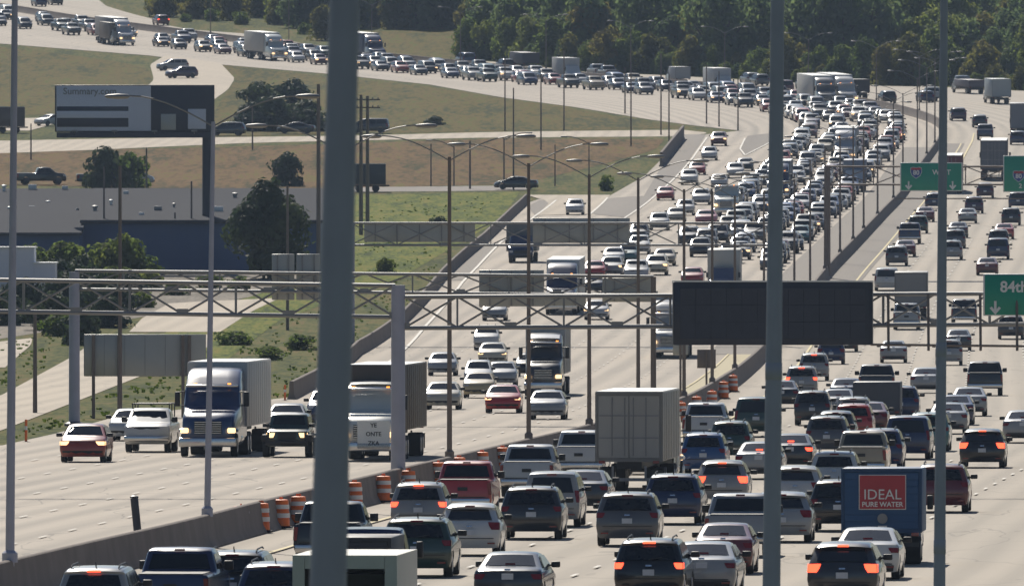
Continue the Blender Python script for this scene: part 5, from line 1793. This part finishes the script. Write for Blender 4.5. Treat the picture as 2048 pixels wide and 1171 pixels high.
# ------------------------------------------------------------------ traffic coming towards the camera
COMING = [
 ('suv', 164, 927, 'orange', L_, 1.04, 'orange red suv with lit headlamps leading at the left'),
 ('pickup', 293, 907, 'white', (), .99, 'white pickup with a ladder rack left of the blue semi'),
 ('sedan', 257, 884, 'white', (), 1.0, 'white car half behind the ladder rack pickup'),
 ('jeep', 573, 917, 'green', L_, 1.12, 'dark green off-road car with amber lamps left of the big post'),
 ('sedan', 570, 872, 'silver', (), 1.0, 'silver sedan behind the dark green off-road car'),
 ('suv', 652, 852, 'navy', (), 1.0, 'navy suv hidden behind the big blurred post'),
 ('sedan', 884, 821, 'cream', (), 1.0, 'cream sedan left of the brown lamp post by the gantry column'),
 ('sedan', 884, 753, 'silver', (), .98, 'silver sedan directly beyond the cream sedan'),
 ('suv', 972, 702, 'white', (), .92, 'white suv leading down below the gantry truss'),
 ('sedan', 984, 731, 'cream', L_, 1.0, 'cream car with warm lit lamps behind the white suv'),
 ('suv', 955, 780, 'white', (), .85, 'white suv behind the gold sedan'),
 ('sedan', 957, 798, 'gold', (), .95, 'gold sedan left of the red sedan'),
 ('sedan', 1003, 774, 'silver', (), .96, 'silver sedan above the red sedan'),
 ('sedan', 1005, 828, 'red', L_, .99, 'red sedan with lit lamps in the eastbound lanes'),
 ('sedan', 1093, 841, 'silver', (), 1.0, 'silver sedan right before the grey semi'),
 ('sedan', 1056, 755, 'black', (), .85, 'black car tucked behind the left of the grey semi'),
 ('sedan', 988, 643, 'silver', (), 1.0, 'silver sedan seen through the gantry truss at its left'),
 ('sedan', 1192, 641, 'white', L_, 1.0, 'white sedan seen through the truss left of the board'),
 ('sedan', 1241, 602, 'silver', (), 1.05, 'silver sedan just above the truss near the dark sign back'),
 ('suv', 1223, 555, 'silver', L_, 1.0, 'silver suv in front of the red car right of the glinting truck'),
 ('sedan', 1188, 558, 'red', (), .98, 'red car right beside the truck with the glinting windshield'),
 ('sedan', 1227, 530, 'white', (), 1.0, 'white car with a sunlit roof just below the long sign back'),
 ('suv', 1256, 529, 'teal', (), .9, 'teal suv below the right end of the long sign back'),
 ('suv', 1278, 510, 'white', (), .98, 'white suv at the right end of the long sign back'),
 ('pickup', 1272, 568, 'white', (), 1.0, 'white pickup in front of the cream suv'),
 ('suv', 1312, 552, 'cream', L_, .98, 'cream suv right beside the white pickup'),
 ('sedan', 1328, 533, 'tan', (), 1.0, 'tan sedan directly behind the cream suv'),
 ('sedan', 1186, 588, 'charcoal', (), .95, 'charcoal car in front of the red car by the truck'),
 ('sedan', 1384, 572, 'red', (), 1.0, 'red car just above the top left of the message board'),
 ('suv', 1378, 492, 'charcoal', (), 1.0, 'charcoal suv in the empty gap above the red car'),
 ('suv', 1278, 484, 'charcoal', (), 1.0, 'charcoal suv touching the right of the long sign back'),
 ('suv', 1318, 462, 'silver', (), .98, 'silver suv above the gap right of the long sign back'),
 ('sedan', 1352, 446, 'cream', (), 1.0, 'cream sedan beyond the silver suv'),
 ('suv', 1370, 432, 'white', (), 1.0, 'white suv next beyond the cream sedan'),
 ('suv', 1402, 411, 'white', (), 1.0, 'white suv left of the pale truck cab'),
 ('sedan', 1330, 402, 'red', (), 1.0, 'red and white sedan entering from the left ramp lane'),
 ('sedan', 1412, 451, 'pink', (), 1.15, 'pinkish red car in front of the pale truck cab'),
 ('van', 1480, 481, 'white', (), 1.0, 'white van just right of the pinkish red car'),
 ('sedan', 1492, 498, 'white', (), 1.0, 'white sedan behind the white box truck'),
 ('suv', 1149, 431, 'white', (), .98, 'white suv alone on the left on-ramp'),
 ('suv', 1378, 371, 'white', (), 1.0, 'white suv second in the ramp lane line'),
 ('sedan', 1394, 351, 'red', (), 1.0, 'red sedan third in the ramp lane line'),
 ('suv', 1418, 322, 'white', (), 1.0, 'white suv fourth in the ramp lane line'),
 ('suv', 1437, 293, 'maroon', L_, 1.0, 'maroon suv last on the ramp below the far bend'),
 ('suv', 1470, 357, 'white', (), 1.0, 'white suv at the tip of the grey gore'),
 ('sedan', 1490, 343, 'charcoal', (), 1.0, 'charcoal car right at the tip of the grey gore'),
 ('sedan', 1438, 376, 'white', (), 1.0, 'white sedan just behind the pale truck cab'),
]
for i_, (k, x, y, c, lit, sx, lab) in enumerate(COMING):
    if k == 'suv' and i_ % 3 == 0: k = 'wagon'
    r = place(k, x, y, c, lab, lit, sx=sx, east=True)
    if 'ladder rack' in lab and k == 'pickup':
        rk = MB()
        for yy in (-2.4, -.9, .4):
            rk.tube((-.8, yy, 2.06), (.8, yy, 2.06), .03, n=6)
            for sg in (-1, 1):
                rk.tube((sg * .8, yy, 1.3 if yy < -.5 else 1.85), (sg * .8, yy, 2.06), .03, n=6)
        for sg in (-1, 1):
            rk.tube((sg * .8, -2.6, 2.06), (sg * .8, .7, 2.06), .03, n=6)
        rk.build('ladder_rack', M['trim'], r, 40)

semi(415, 916, (.014, .045, .15), (.62, .61, .57), 'blue semi truck pulling a white trailer at the left', True, W=2.55, H=3.95, tall=3.72)
ow = semi(733, 925, (.62, .64, .60), (.10, .075, .06), 'white semi truck with a lettered front panel beside the gantry column', True, W=2.5, H=3.95, tall=3.3, roofcolor='white')
fp = MB().box((-.30, 9.5 + .14, 1.12), (1.35, .04, 1.15)).build('front_panel', M['white'], ow)
for s_, zz in (('YE', 1.50), ('ONTE', 1.14), ('ZKA', .76)):
    tm = text_mesh(s_, .24, .003, M['trim'], .004)
    tm.transform(Matrix.Rotation(math.pi, 4, 'Z'))
    link('lettering', tm, fp, (-.30, 9.5 + .17, zz))
semi(1086, 795, 'charcoal', (.50, .49, .46), 'dark grey semi truck with a rounded white roof fairing', True, W=2.2, H=3.75, tall=3.5, roofcolor='white', L=18)
semi(1338, 719, (.36, .38, .40), (.40, .42, .44), 'pale grey semi truck half hidden by the message board', True, W=2.5, roofcolor='grey')
semi(1122, 631, 'navy', (.66, .66, .62), 'navy semi with a white trailer roof behind the wide sign back', True, W=2.5)
box_truck(1041, 527, 'navy', (.20, .21, .21), 'dark truck with a grey box on the outer eastbound lane', True, W=2.6, H=3.3, L=8)
box_truck(1446, 596, (.06, .08, .16), (.52, .52, .48), 'white box truck with a dark blue cab above the message board', True, W=2.55, H=3.7, L=9)
semi(1452, 434, (.55, .60, .58), (.45, .47, .46), 'pale green white truck tractor at the head of the dense jam', True, W=2.6, H=2.2, tall=3.0, L=15)
semi(1656, 216, 'grey', (.62, .61, .58), 'white trailer truck at the top of the dense jam, left of a pair', True, W=2.6)
semi(1697, 214, 'white', (.50, .50, .52), 'silver trailer truck at the top of the dense jam, right of a pair', True, W=2.6)

# ------------------------------------------------------------------ the standing jam: lanes packed nose to tail round the bend
COLS = ['white'] * 4 + ['silver'] * 4 + ['grey'] * 6 + ['charcoal'] * 7 + ['black'] * 8 + ['navy'] * 5 + ['blue'] * 3 + ['red'] * 3 + ['maroon'] * 2 + ['teal', 'tan', 'green', 'cream']
KNDS = ['sedan'] * 5 + ['suv'] * 4 + ['wagon'] * 4 + ['pickup'] * 6 + ['van'] * 5
WORD = dict(wagon='hatchback', sedan='sedan', suv='suv', van='van', pickup='pickup')
CW = dict(white='white', silver='silver', grey='grey', charcoal='charcoal', black='black', navy='navy', blue='blue', red='red', maroon='maroon', teal='teal', tan='tan', green='dark green', cream='cream', brown='brown')
lane_names = ['first lane from the median', 'second lane from the median', 'third lane from the median', 'outer jam lane']
LOFF = [5.6, 9.2, 12.8, 16.4]
# lorries standing in the jam: lane, station, builder
S_A = st_of_y(1480)          # where the jam proper begins
big = {}
def st_px(px, py, lane):
    X, Y = at(px, py)
    return station(X, Y)[0]
JB = [(2, 'semi', 1600, 402, 'navy', (.30, .31, .33), 'dark blue truck with amber lamps in the jam by the grey post', 'the amber truck'),
      (1, 'semi', 1640, 330, (.42, .45, .5), (.45, .46, .48), 'pale blue truck with a wide windshield in the middle of the jam', 'the blue truck'),
      (0, 'box', 1672, 385, 'white', (.22, .26, .34), 'small blue grey box truck in the jam lane by the median', 'the small truck'),
      (2, 'box', 1452, 188, 'white', (.52, .53, .54), 'pale tanker-sized box truck where the jam enters the bend', 'the pale box truck'),
      (1, 'box', 1150, 166, 'white', (.45, .46, .46), 'long pale box truck in the bend left of the red streaked lamp posts', 'the long truck'),
      (3, 'semi', 805, 124, 'navy', (.085, .12, .18), 'dark blue trailer truck far off, right of the big blurred post', 'the dark truck'),
      (1, 'semi', 560, 123, (.5, .55, .55), (.46, .45, .43), 'beige trailer truck far off, left of the big blurred post', 'the beige truck'),
      (2, 'semi', 255, 92, (.45, .47, .5), (.30, .29, .29), 'grey trailer truck near the top left', 'the grey truck'),
      (3, 'box', 190, 92, 'tan', (.14, .11, .085), 'brown dump truck beside the grey trailer truck', 'the brown truck')]
blocks = {k: [] for k in range(4)}
for ln, kd, x, y, cb, bc, lab, short in JB:
    X, Y = at(x, y)
    st, off = station(X, Y)
    off = LOFF[ln] if Y < 2150 else max(4.0, min(21, off))
    if kd == 'semi':
        semi(0, 0, cb, bc, lab, True, st=st, off=off, L=18 if Y < 2150 else 17); LL = 18
    else:
        box_truck(0, 0, cb, bc, lab, True, st=st, off=off, L=9, H=3.4); LL = 9
    ln2 = min(range(4), key=lambda q: abs(LOFF[q] - off))
    for q in range(4):
        if abs(LOFF[q] - off) < 3.0:
            blocks[q].append((st - 1.5, st + LL + 2.5, short))
occupied = []
for k, x, y, c, lit, sx, lab in COMING:
    X, Y = at(x, y)
    st, off = station(X, Y)
    occupied.append((st, off))
for x, y in ((1656, 216), (1697, 214)):
    X, Y = at(x, y); st, off = station(X, Y)
    for q in range(4):
        if abs(LOFF[q] - off) < 3.0: blocks[q].append((st - 2, st + 20, 'the white truck' if x < 1680 else 'the silver truck'))
for x, y, l in ((1446, 596, 9), (1452, 434, 15)):
    X, Y = at(x, y); st, off = station(X, Y)
    for q in range(4):
        if abs(LOFF[q] - off) < 3.0: blocks[q].append((st - 2, st + l + 2, 'the white box truck' if l == 9 else 'the pale tractor'))
S_BEND = st_of_y(2080)
S_END = MST[-1] - 25
n_jam = 0
for q in range(4):
    st = (S_A + (-20, 0, 30, 300)[q]) + rng.uniform(0, 6)
    ref, cnt = ('the message board', 0)
    blk = sorted(blocks[q])
    for b in list(blk):
        if b[1] < st: ref, cnt = b[2], 0
    while st < S_END:
        b = next((b for b in blk if b[0] - 4.5 < st < b[1]), None)
        if b:
            st = b[1] + rng.uniform(1.5, 4); ref, cnt = b[2], 0
            continue
        kind = rng.choice(KNDS); colr = rng.choice(COLS)
        hl = half_len(kind)
        off = LOFF[q] + rng.uniform(-.35, .35)
        X, Y, ang = on_line(st + hl, off)
        px = 1024 + FPX * X / Y
        clash = any(abs(st - s0) < 8 and abs(off - o0) < 2.3 for s0, o0 in occupied)
        if not clash and -60 < px < 2100:
            cnt += 1
            lab = '%s %s, %s, %s vehicle behind %s' % (CW[colr], WORD[kind], lane_names[q], ords[cnt - 1], ref)
            car(kind, X, Y, ang, colr, lab, 'standing jam of cars round the far bend', flip=True, near=False, lit=L_ if rng.random() < .12 else ())
            n_jam += 1
        if st < S_BEND:
            st += 2 * hl + rng.uniform(7, 17)
        else:
            st += 2 * hl + (rng.choice((rng.uniform(4, 9), rng.uniform(7, 20))) if px > 720 else rng.choice((rng.uniform(6, 12), rng.uniform(18, 42))))
print('jam vehicles', n_jam)

# ramp and side-road traffic
def parked(kind, x, y, color, ang, label, near=False, flip=False, group='vehicles on the side roads'):
    X, Y = at(x, y)
    return car(kind, X, Y, ang, color, label, group, flip=flip, near=near)
parked('suv', 345, 142, 'silver', R(200), 'silver suv on the far loop ramp, the farther of two')
parked('suv', 363, 157, 'purple', R(205), 'dark purple suv on the far loop ramp, the nearer of two')
parked('sedan', 103, 252, 'white', R(225), 'white car with a glint left of the billboard')
parked('pickup', 82, 370, 'black', R(8), 'black pickup side-on behind the grey roof at the left')
parked('pickup', 205, 372, 'navy', R(5), 'dark pickup side-on under the round bush')
parked('van', 262, 371, 'white', R(5), 'white van side-on under the round bush')
parked('suv', 455, 272, 'charcoal', R(172), 'charcoal suv side-on just right of the billboard')
parked('sedan', 592, 268, 'black', R(175), 'black car side-on on the side road left of the big post')
parked('van', 738, 267, 'charcoal', R(175), 'dark van on the side road right of the big post')
parked('sedan', 1032, 380, 'charcoal', R(178), 'charcoal car at the right end of the access road')
for nm, x, y, w, h, c, lab in (('parked_trailer', 738, 384, 3.6, 2.2, (.04, .045, .05), 'dark box trailer parked on the access road behind the big post'),
                               ('parked_trailer', 22, 266, 3.4, 2.4, (.12, .075, .06), 'brown trailer with a pale roof at the left edge of the side road')):
    X, Y = at(x, y)
    r = empty(nm, (X, Y, prof(Y)), 0, lab, 'trailer')
    bx = MB(); bx.rbox((0, 0, .8 + h / 2), (w, 2.4, h), .05)
    bx.build('box', M['matte'], r, 30).color = c + (1,)
    MB().box((0, 0, .8 + h + .03), (w - .1, 2.3, .05)).build('roof', M['white'], r)
    for sx_ in (-w * .3, w * .2):
        for sy_ in (-1, 1):
            MB().lathe([(.30, -.12), (.40, -.1), (.40, .1), (.30, .12)], (sx_, sy_ * 1.05, .40), 14, axis=1).build('wheel', M['tyre'], r, 40)
    MB().box((0, 0, .7), (w + .8, .5, .16)).build('chassis', M['trim'], r)
# dark dump truck and car carrier by the treeline, going away round the bend
box_truck(1062, 141, 'black', (.045, .045, .07), 'dark dump truck by the treeline in the centre', False, W=2.5, H=2.5, L=10)
box_truck(1955, 189, 'silver', (.10, .09, .12), 'low dark flatbed load by the trees at the right', False, W=2.4, H=1.9, L=11)
# ------------------------------------------------------------------ trees and shrubs
def crown_mesh(name, seed, m, lobes, leaf=.55, n=900, hgt=1.0):
    """leaf clumps spread over and through several uneven lobes; unit crown about 1 wide and hgt tall, foot at z=0"""
    r = random.Random(seed)
    V, F = [], []
    for (cx, cy, cz, rx, ry, rz, share) in lobes:
        k = int(n * share)
        for i in range(k):
            u = Vector((r.gauss(0, 1), r.gauss(0, 1), r.gauss(0, 1))).normalized()
            if u.z < -.5 and r.random() < .6: u.z = -u.z
            rad = (r.random() ** .16) * (1 + .16 * math.sin(7 * u.x + seed) * math.sin(6 * u.y + 2 * u.z + seed))
            if r.random() < .06: rad *= r.uniform(1.0, 1.18)
            c = Vector((cx + u.x * rx * rad, cy + u.y * ry * rad, cz + u.z * rz * rad))
            s = leaf * r.uniform(.55, 1.25)
            nn = (u + Vector((r.gauss(0, .33), r.gauss(0, .33), r.gauss(0, .33)))).normalized()
            a = nn.orthogonal().normalized(); b = nn.cross(a)
            t = r.uniform(0, 6.28)
            a, b = a * math.cos(t) + b * math.sin(t), b * math.cos(t) - a * math.sin(t)
            o = len(V)
            V += [tuple(c - a * s * .5 - b * s * .32), tuple(c + a * s * .1 - b * s * .5 + nn * s * .12), tuple(c + a * s * .55 + b * s * .05), tuple(c + a * s * .05 + b * s * .5 + nn * s * .1)]
            F.append((o, o + 1, o + 2, o + 3))
    me = bpy.data.meshes.new(name)
    me.from_pydata(V, [], F)
    me.materials.append(m)
    me.update()
    return me

def lobes_for(seed, w, h, z0, k=11):
    r = random.Random(seed * 13 + 5)
    out = []
    for i in range(k):
        a = 2.4 * i + r.uniform(-.4, .4)
        q = r.uniform(.10, .36) * w
        zz = z0 + (h - z0) * (r.uniform(.14, .74) if i > 2 else .14)
        out.append((math.cos(a) * q, math.sin(a) * q, zz, w * r.uniform(.19, .31), w * r.uniform(.19, .31), (h - z0) * r.uniform(.16, .28), .085))
    out.append((r.uniform(-.1, .1) * w, 0, h - (h - z0) * .26, w * .24, w * .24, (h - z0) * .26, .12))
    return out

def trunk_mesh(name, h, w, seed):
    r = random.Random(seed + 77)
    mb = MB().tube((0, 0, -.3), (.1, 0, h * .55), h * .026, h * .014, 8)
    for i in range(6):
        a = r.uniform(0, 6.28); z = h * r.uniform(.22, .5); q = w * r.uniform(.2, .36)
        mb.tube((.05, 0, z), (math.cos(a) * q, math.sin(a) * q, z + h * r.uniform(.15, .32)), h * .011, h * .004, 6)
    return mb.mesh(name, M['bark'], 40)

KIND = {}
def tree_kind(key, w, h, z0, m, seeds, n, leaf):
    KIND[key] = [(crown_mesh('crown', s, M[m], lobes_for(s, w, h, z0), leaf, n), trunk_mesh('trunk', h, w, s)) for s in seeds]
tree_kind('broad', 9.5, 11.5, .3, 'leafm', (1, 2, 3, 4), 2000, .80)
tree_kind('dark', 8.5, 12.5, .2, 'leafd', (5, 6, 7, 8), 2000, .80)
tree_kind('olive', 9.0, 10.0, .3, 'leafo', (9, 10, 11), 1900, .80)
tree_kind('bush', 4.6, 3.6, 0.0, 'leafm', (12, 13, 14), 1100, .46)
tree_kind('dbush', 4.6, 3.6, 0.0, 'leafk', (15, 16, 17), 1100, .46)
tree_kind('tall', 5.6, 7.6, .5, 'leafk', (18,), 5200, .42)

def tree(kind, X, Y, s, label, cat='tree', group=None, name=None, sz=None):
    cm, tm = rng.choice(KIND[kind])
    r = empty(name or ('tree' if 'bush' not in kind else 'shrub'), (X, Y, prof(Y) - .15), rng.uniform(0, 6.28), label, cat, group)
    r.scale = (s * rng.uniform(.92, 1.08), s * rng.uniform(.92, 1.08), (sz or s) * rng.uniform(.94, 1.06))
    link('crown', cm, r); link('trunk' if 'bush' not in kind else 'stem', tm, r)
    return r

# shrubs and trees on the left, under named pixels
LEFT = [('dbush', 205, 378, 1.05, 1.25, 'round dark bush left half of the pair behind the grey roof'), ('bush', 262, 378, .9, 1.1, 'round bush right half of the pair behind the grey roof'),
        ('dbush', 572, 372, 1.0, 1.0, 'round bush left of the big blurred post above the tall dark tree'),
        ('bush', 60, 556, .9, .85, 'green shrub at the left edge behind the grey shed'), ('bush', 125, 556, .85, .85, 'green shrub right behind the grey shed'),
        ('dbush', 112, 592, 1.0, .9, 'dark shrub touching the right end of the grey shed'), ('dbush', 165, 585, .9, .85, 'dark shrub in the middle of the row before the blue wall'),
        ('bush', 205, 560, .95, .9, 'green shrub in front of the left end of the blue wall'), ('bush', 245, 560, .8, 1.05, 'tall light green shrub before the blue wall'), ('bush', 280, 560, .7, .6, 'low shrub at the right end of the row before the blue wall'),
        ('dbush', 500, 262, 1.3, 1.0, 'dark shrub right of the billboard, left of three'), ('dbush', 555, 262, 1.5, 1.25, 'dark shrub right of the billboard, middle of three'), ('dbush', 612, 262, 1.4, 1.1, 'dark shrub right of the billboard, right of three'),
        ('dbush', 520, 225, 1.4, 1.2, 'dark thicket above the side road, left one'), ('dbush', 585, 222, 1.5, 1.2, 'dark thicket above the side road, right one'),
        ('dbush', 870, 250, .7, .35, 'low dark shrub alone on the olive slope'), ('bush', 1212, 382, .35, .5, 'small shrub at the edge of the far ramp mouth'),
        ('dbush', 160, 690, .9, .7, 'dark shrub by the frontage road left of the blank sign'), ('dbush', 215, 655, .8, .7, 'dark shrub above the blank sign'), ('dbush', 100, 660, .9, .8, 'dark shrub above the lower frontage road'),
        ('dbush', 300, 752, .55, .3, 'low dark shrub on the bank right of the blank sign'), ('bush', 770, 545, .4, .4, 'small shrub on the bank beside the roadside barrier'), ('dbush', 880, 470, .5, .5, 'small dark shrub on the bank below the thin gantry'),
        ('bush', 600, 700, .5, .35, 'low shrub on the green bank left of the big post'), ('bush', 470, 690, .6, .3, 'low shrub on the green bank above the blue semi'), ('bush', 540, 720, .5, .3, 'low shrub on the green bank above the off-road car')]
for k, x, y, s, sz, lab in LEFT:
    X, Y = at(x, y)
    tree(k, X, Y, s, lab, 'shrub', 'shrubs on the left', sz=sz)
for i, (x, y, k, s, sz) in enumerate(((30, 575, 'bush', .8, .8), (75, 580, 'dbush', .9, .7), (225, 578, 'bush', .7, .55), (262, 585, 'dbush', .7, .5), (300, 575, 'bush', .55, .45), (190, 610, 'dbush', .8, .7), (235, 622, 'dbush', .7, .6), (285, 615, 'bush', .5, .4),
                                      (130, 640, 'dbush', .9, .9), (60, 645, 'dbush', 1.0, .9), (10, 650, 'dbush', .9, .8), (175, 640, 'bush', .5, .5), (118, 672, 'bush', .7, .5), (350, 590, 'bush', .45, .35), (420, 575, 'bush', .5, .35), (480, 580, 'bush', .45, .35))):
    X, Y = at(x, y)
    tree(k, X, Y, s, '%s shrub of the tangle between the blue wall and the frontage road, %s in it' % ('green' if k == 'bush' else 'dark', ords[i]), 'shrub', 'tangle of shrubs below the blue wall', sz=sz)
X, Y = at(540, 556)
tree('tall', X, Y - 3, 1.08, 'tall dark tree at the right end of the blue wall', 'tree', sz=1.12)

# the wooded hillside: front trees one by one, the rest as one mass of wood
def far_edge_row(x):
    tab = sorted([(c, r) for r, c in FAR_W if c <= 2100])
    xs_ = [t[0] for t in tab]; rs_ = [t[1] for t in tab]
    return float(np.interp(x, xs_, rs_))
cols = [('broad', 'mid green'), ('dark', 'dark green'), ('olive', 'olive'), ('broad', 'leafy green')]
i = 0
x = 935
while x < 2075:
    k, cw = rng.choice(cols + [cols[0], cols[2]]) if x > 1130 else cols[0]
    y = far_edge_row(x) - rng.uniform(2, 6)
    X, Y = at(x, y)
    s = rng.uniform(.34, .72) if x > 1130 else rng.uniform(.52, .66)
    tree(k, X, Y, s, '%s %s tree at the foot of the wooded hill, %s from its left end' % (rng.choice(('rounded', 'uneven', 'bushy')), cw, ords[i]), 'tree', 'front trees of the wooded hill')
    i += 1
    x += rng.uniform(34, 52)
i = 0
x = 325
while x < 720:
    k, cw = rng.choice((('olive', 'olive'), ('bush', 'pale green'), ('broad', 'soft green')))
    y = far_edge_row(x) - rng.uniform(14, 40)
    X, Y = at(x, y)
    tree(k, X, Y, rng.uniform(.40, .62), '%s tree on the grassy slope above the far road, %s from the left' % (cw, ords[i]), 'tree', 'scattered trees above the far road')
    i += 1
    x += rng.uniform(30, 60)

def wood(name, spots, label, cat='woods'):
    """many trees that read as one mass, joined into one object"""
    Vs, Fs, mi = [], [], []
    mats = [M['leafm'], M['leafd'], M['leafo'], M['bark']]
    o = 0
    cache = {}
    for (k, X, Y, s) in spots:
        cm, tm = rng.choice(KIND[k])
        for me, mm in ((cm, {'broad': 0, 'dark': 1, 'olive': 2}[k]), (tm, 3)):
            if me.name not in cache:
                a = np.empty(len(me.vertices) * 3, 'f'); me.vertices.foreach_get('co', a)
                cache[me.name] = (a.reshape(-1, 3), [tuple(p.vertices) for p in me.polygons])
            a, fs = cache[me.name]
            an = rng.uniform(0, 6.28)
            c_, s_ = math.cos(an), math.sin(an)
            b = np.empty_like(a)
            b[:, 0] = (a[:, 0] * c_ - a[:, 1] * s_) * s + X
            b[:, 1] = (a[:, 0] * s_ + a[:, 1] * c_) * s + Y
            b[:, 2] = a[:, 2] * s + prof(Y) - .2
            Vs.append(b)
            Fs += [tuple(i + o for i in f) for f in fs]
            mi += [mm] * len(fs)
            o += len(a)
    me = bpy.data.meshes.new(name)
    me.from_pydata(np.concatenate(Vs).tolist(), [], Fs)
    for m_ in mats: me.materials.append(m_)
    me.polygons.foreach_set('material_index', mi)
    me.update()
    ob = link(name, me)
    return tag(ob, label, cat, kind='stuff')
spots = []
for j in range(8):
    Yr = 2500 + j * 52
    x = 600
    while x < 2120:
        X = (x + rng.uniform(-20, 20) - 1024) * Yr / FPX
        yy = far_edge_row(x)
        Y = max(Yr, depth(yy) + 30 + j * 16) + rng.uniform(-14, 14)
        # keep the yellow grass clearing open on the left
        if x <= 950 and row(Y) >= 60: Y = depth(58 - 6 * j * rng.random()) + rng.uniform(0, 40)
        if True:
            spots.append((rng.choice(('broad', 'dark', 'dark', 'olive', 'dark')), (x - 1024) * Y / FPX, Y, rng.choice((rng.uniform(.55, .8), rng.uniform(.8, 1.3)))))
        x += rng.uniform(36, 62)
for j in range(5):
    x = 330 + 25 * j
    while x < 700:
        Y = 2800 + j * 40 + rng.uniform(-15, 15)
        spots.append((rng.choice(('olive', 'broad', 'olive', 'dark')), (x - 1024) * Y / FPX, Y, rng.uniform(.55, .95)))
        x += rng.uniform(40, 75)
x = 940
while x < 2120:
    Y = depth(far_edge_row(x) - rng.uniform(1, 4))
    spots.append((rng.choice(('broad', 'dark', 'olive')), (x - 1024) * Y / FPX, Y + 2, rng.uniform(.16, .30)))
    x += rng.uniform(12, 24)
wood('hillside_woods', spots, 'dense green woods covering the hillside at the top')
print('trees in the wood', len(spots))

# ------------------------------------------------------------------ weeds and tall grass on the banks
def weeds(name, polys, n, hmin, hmax, m, label, seed, keep=None):
    r = random.Random(seed)
    V, F = [], []
    areas = []
    for pts in polys:
        xa, xb = min(p[0] for p in pts), max(p[0] for p in pts)
        ya, yb = min(p[1] for p in pts), max(p[1] for p in pts)
        areas.append((pts, xa, xb, ya, yb, (xb - xa) * (yb - ya)))
    tot = sum(a[5] for a in areas)
    for pts, xa, xb, ya, yb, ar in areas:
        for _ in range(int(n * ar / tot)):
            x, y = r.uniform(xa, xb), r.uniform(ya, yb)
            ins = False
            for (x1, y1), (x2, y2) in zip(pts, pts[1:] + pts[:1]):
                if (y1 > y) != (y2 > y) and x < (x2 - x1) * (y - y1) / (y2 - y1) + x1: ins = not ins
            if not ins or math.sin(x * .045 + 2 * math.sin(y * .05)) + math.sin(y * .11 + x * .013) < r.uniform(-1.6, 1.4): continue
            X, Y = at(x, y)
            z = prof(Y)
            h = r.uniform(hmin, hmax)
            for k in range(4):
                a = r.uniform(0, 3.14)
                w = h * r.uniform(.35, .8)
                dx, dy = math.cos(a) * w, math.sin(a) * w
                jx, jy = r.uniform(-w, w), r.uniform(-w, w)
                lx, ly = r.uniform(-.3, .3) * h, r.uniform(-.3, .3) * h
                o = len(V)
                V += [(X + jx - dx * .3, Y + jy - dy * .3, z - .05), (X + jx + dx * .3, Y + jy + dy * .3, z - .05),
                      (X + jx + dx + lx, Y + jy + dy + ly, z + h * r.uniform(.6, 1)), (X + jx - dx * .8 + lx, Y + jy - dy * .8 + ly, z + h * r.uniform(.5, .95))]
                F.append((o, o + 1, o + 2, o + 3))
    me = bpy.data.meshes.new(name)
    me.from_pydata(V, [], F)
    me.materials.append(m)
    me.update()
    return tag(link(name, me), label, 'weeds', kind='stuff')
weeds('bank_weeds', [[(430, 735), (560, 645), (800, 560), (955, 470), (1030, 400), (880, 545), (790, 645), (700, 710), (570, 795), (430, 790)], [(0, 885), (0, 872), (160, 806), (310, 750), (420, 700), (425, 800), (230, 828), (110, 860)],
                     [(700, 470), (720, 400), (1000, 392), (960, 450), (820, 540), (700, 560)], [(-10, 665), (60, 655), (250, 640), (150, 705), (0, 780)]],
      4500, .06, .20, M['weedg'], 'tufts of green weeds and tall grass on the roadside banks', 3)

# ------------------------------------------------------------------ air
hz = MB().box((0, 3050, 45), (7000, 7200, 120)).build('haze', [])
hm = bpy.data.materials.new('haze_air')
hm.use_nodes = True
hn = hm.node_tree
hn.nodes.remove(hn.nodes['Principled BSDF'])
pv = hn.nodes.new('ShaderNodeVolumePrincipled')
pv.inputs['Color'].default_value = (.62, .78, 1.0, 1)
pv.inputs['Density'].default_value = HAZE
pv.inputs['Anisotropy'].default_value = 0.0
hn.links.new(pv.outputs['Volume'], hn.nodes['Material Output'].inputs['Volume'])
hz.data.materials.clear()
hz.data.materials.append(hm)
tag(hz, kind='stuff')
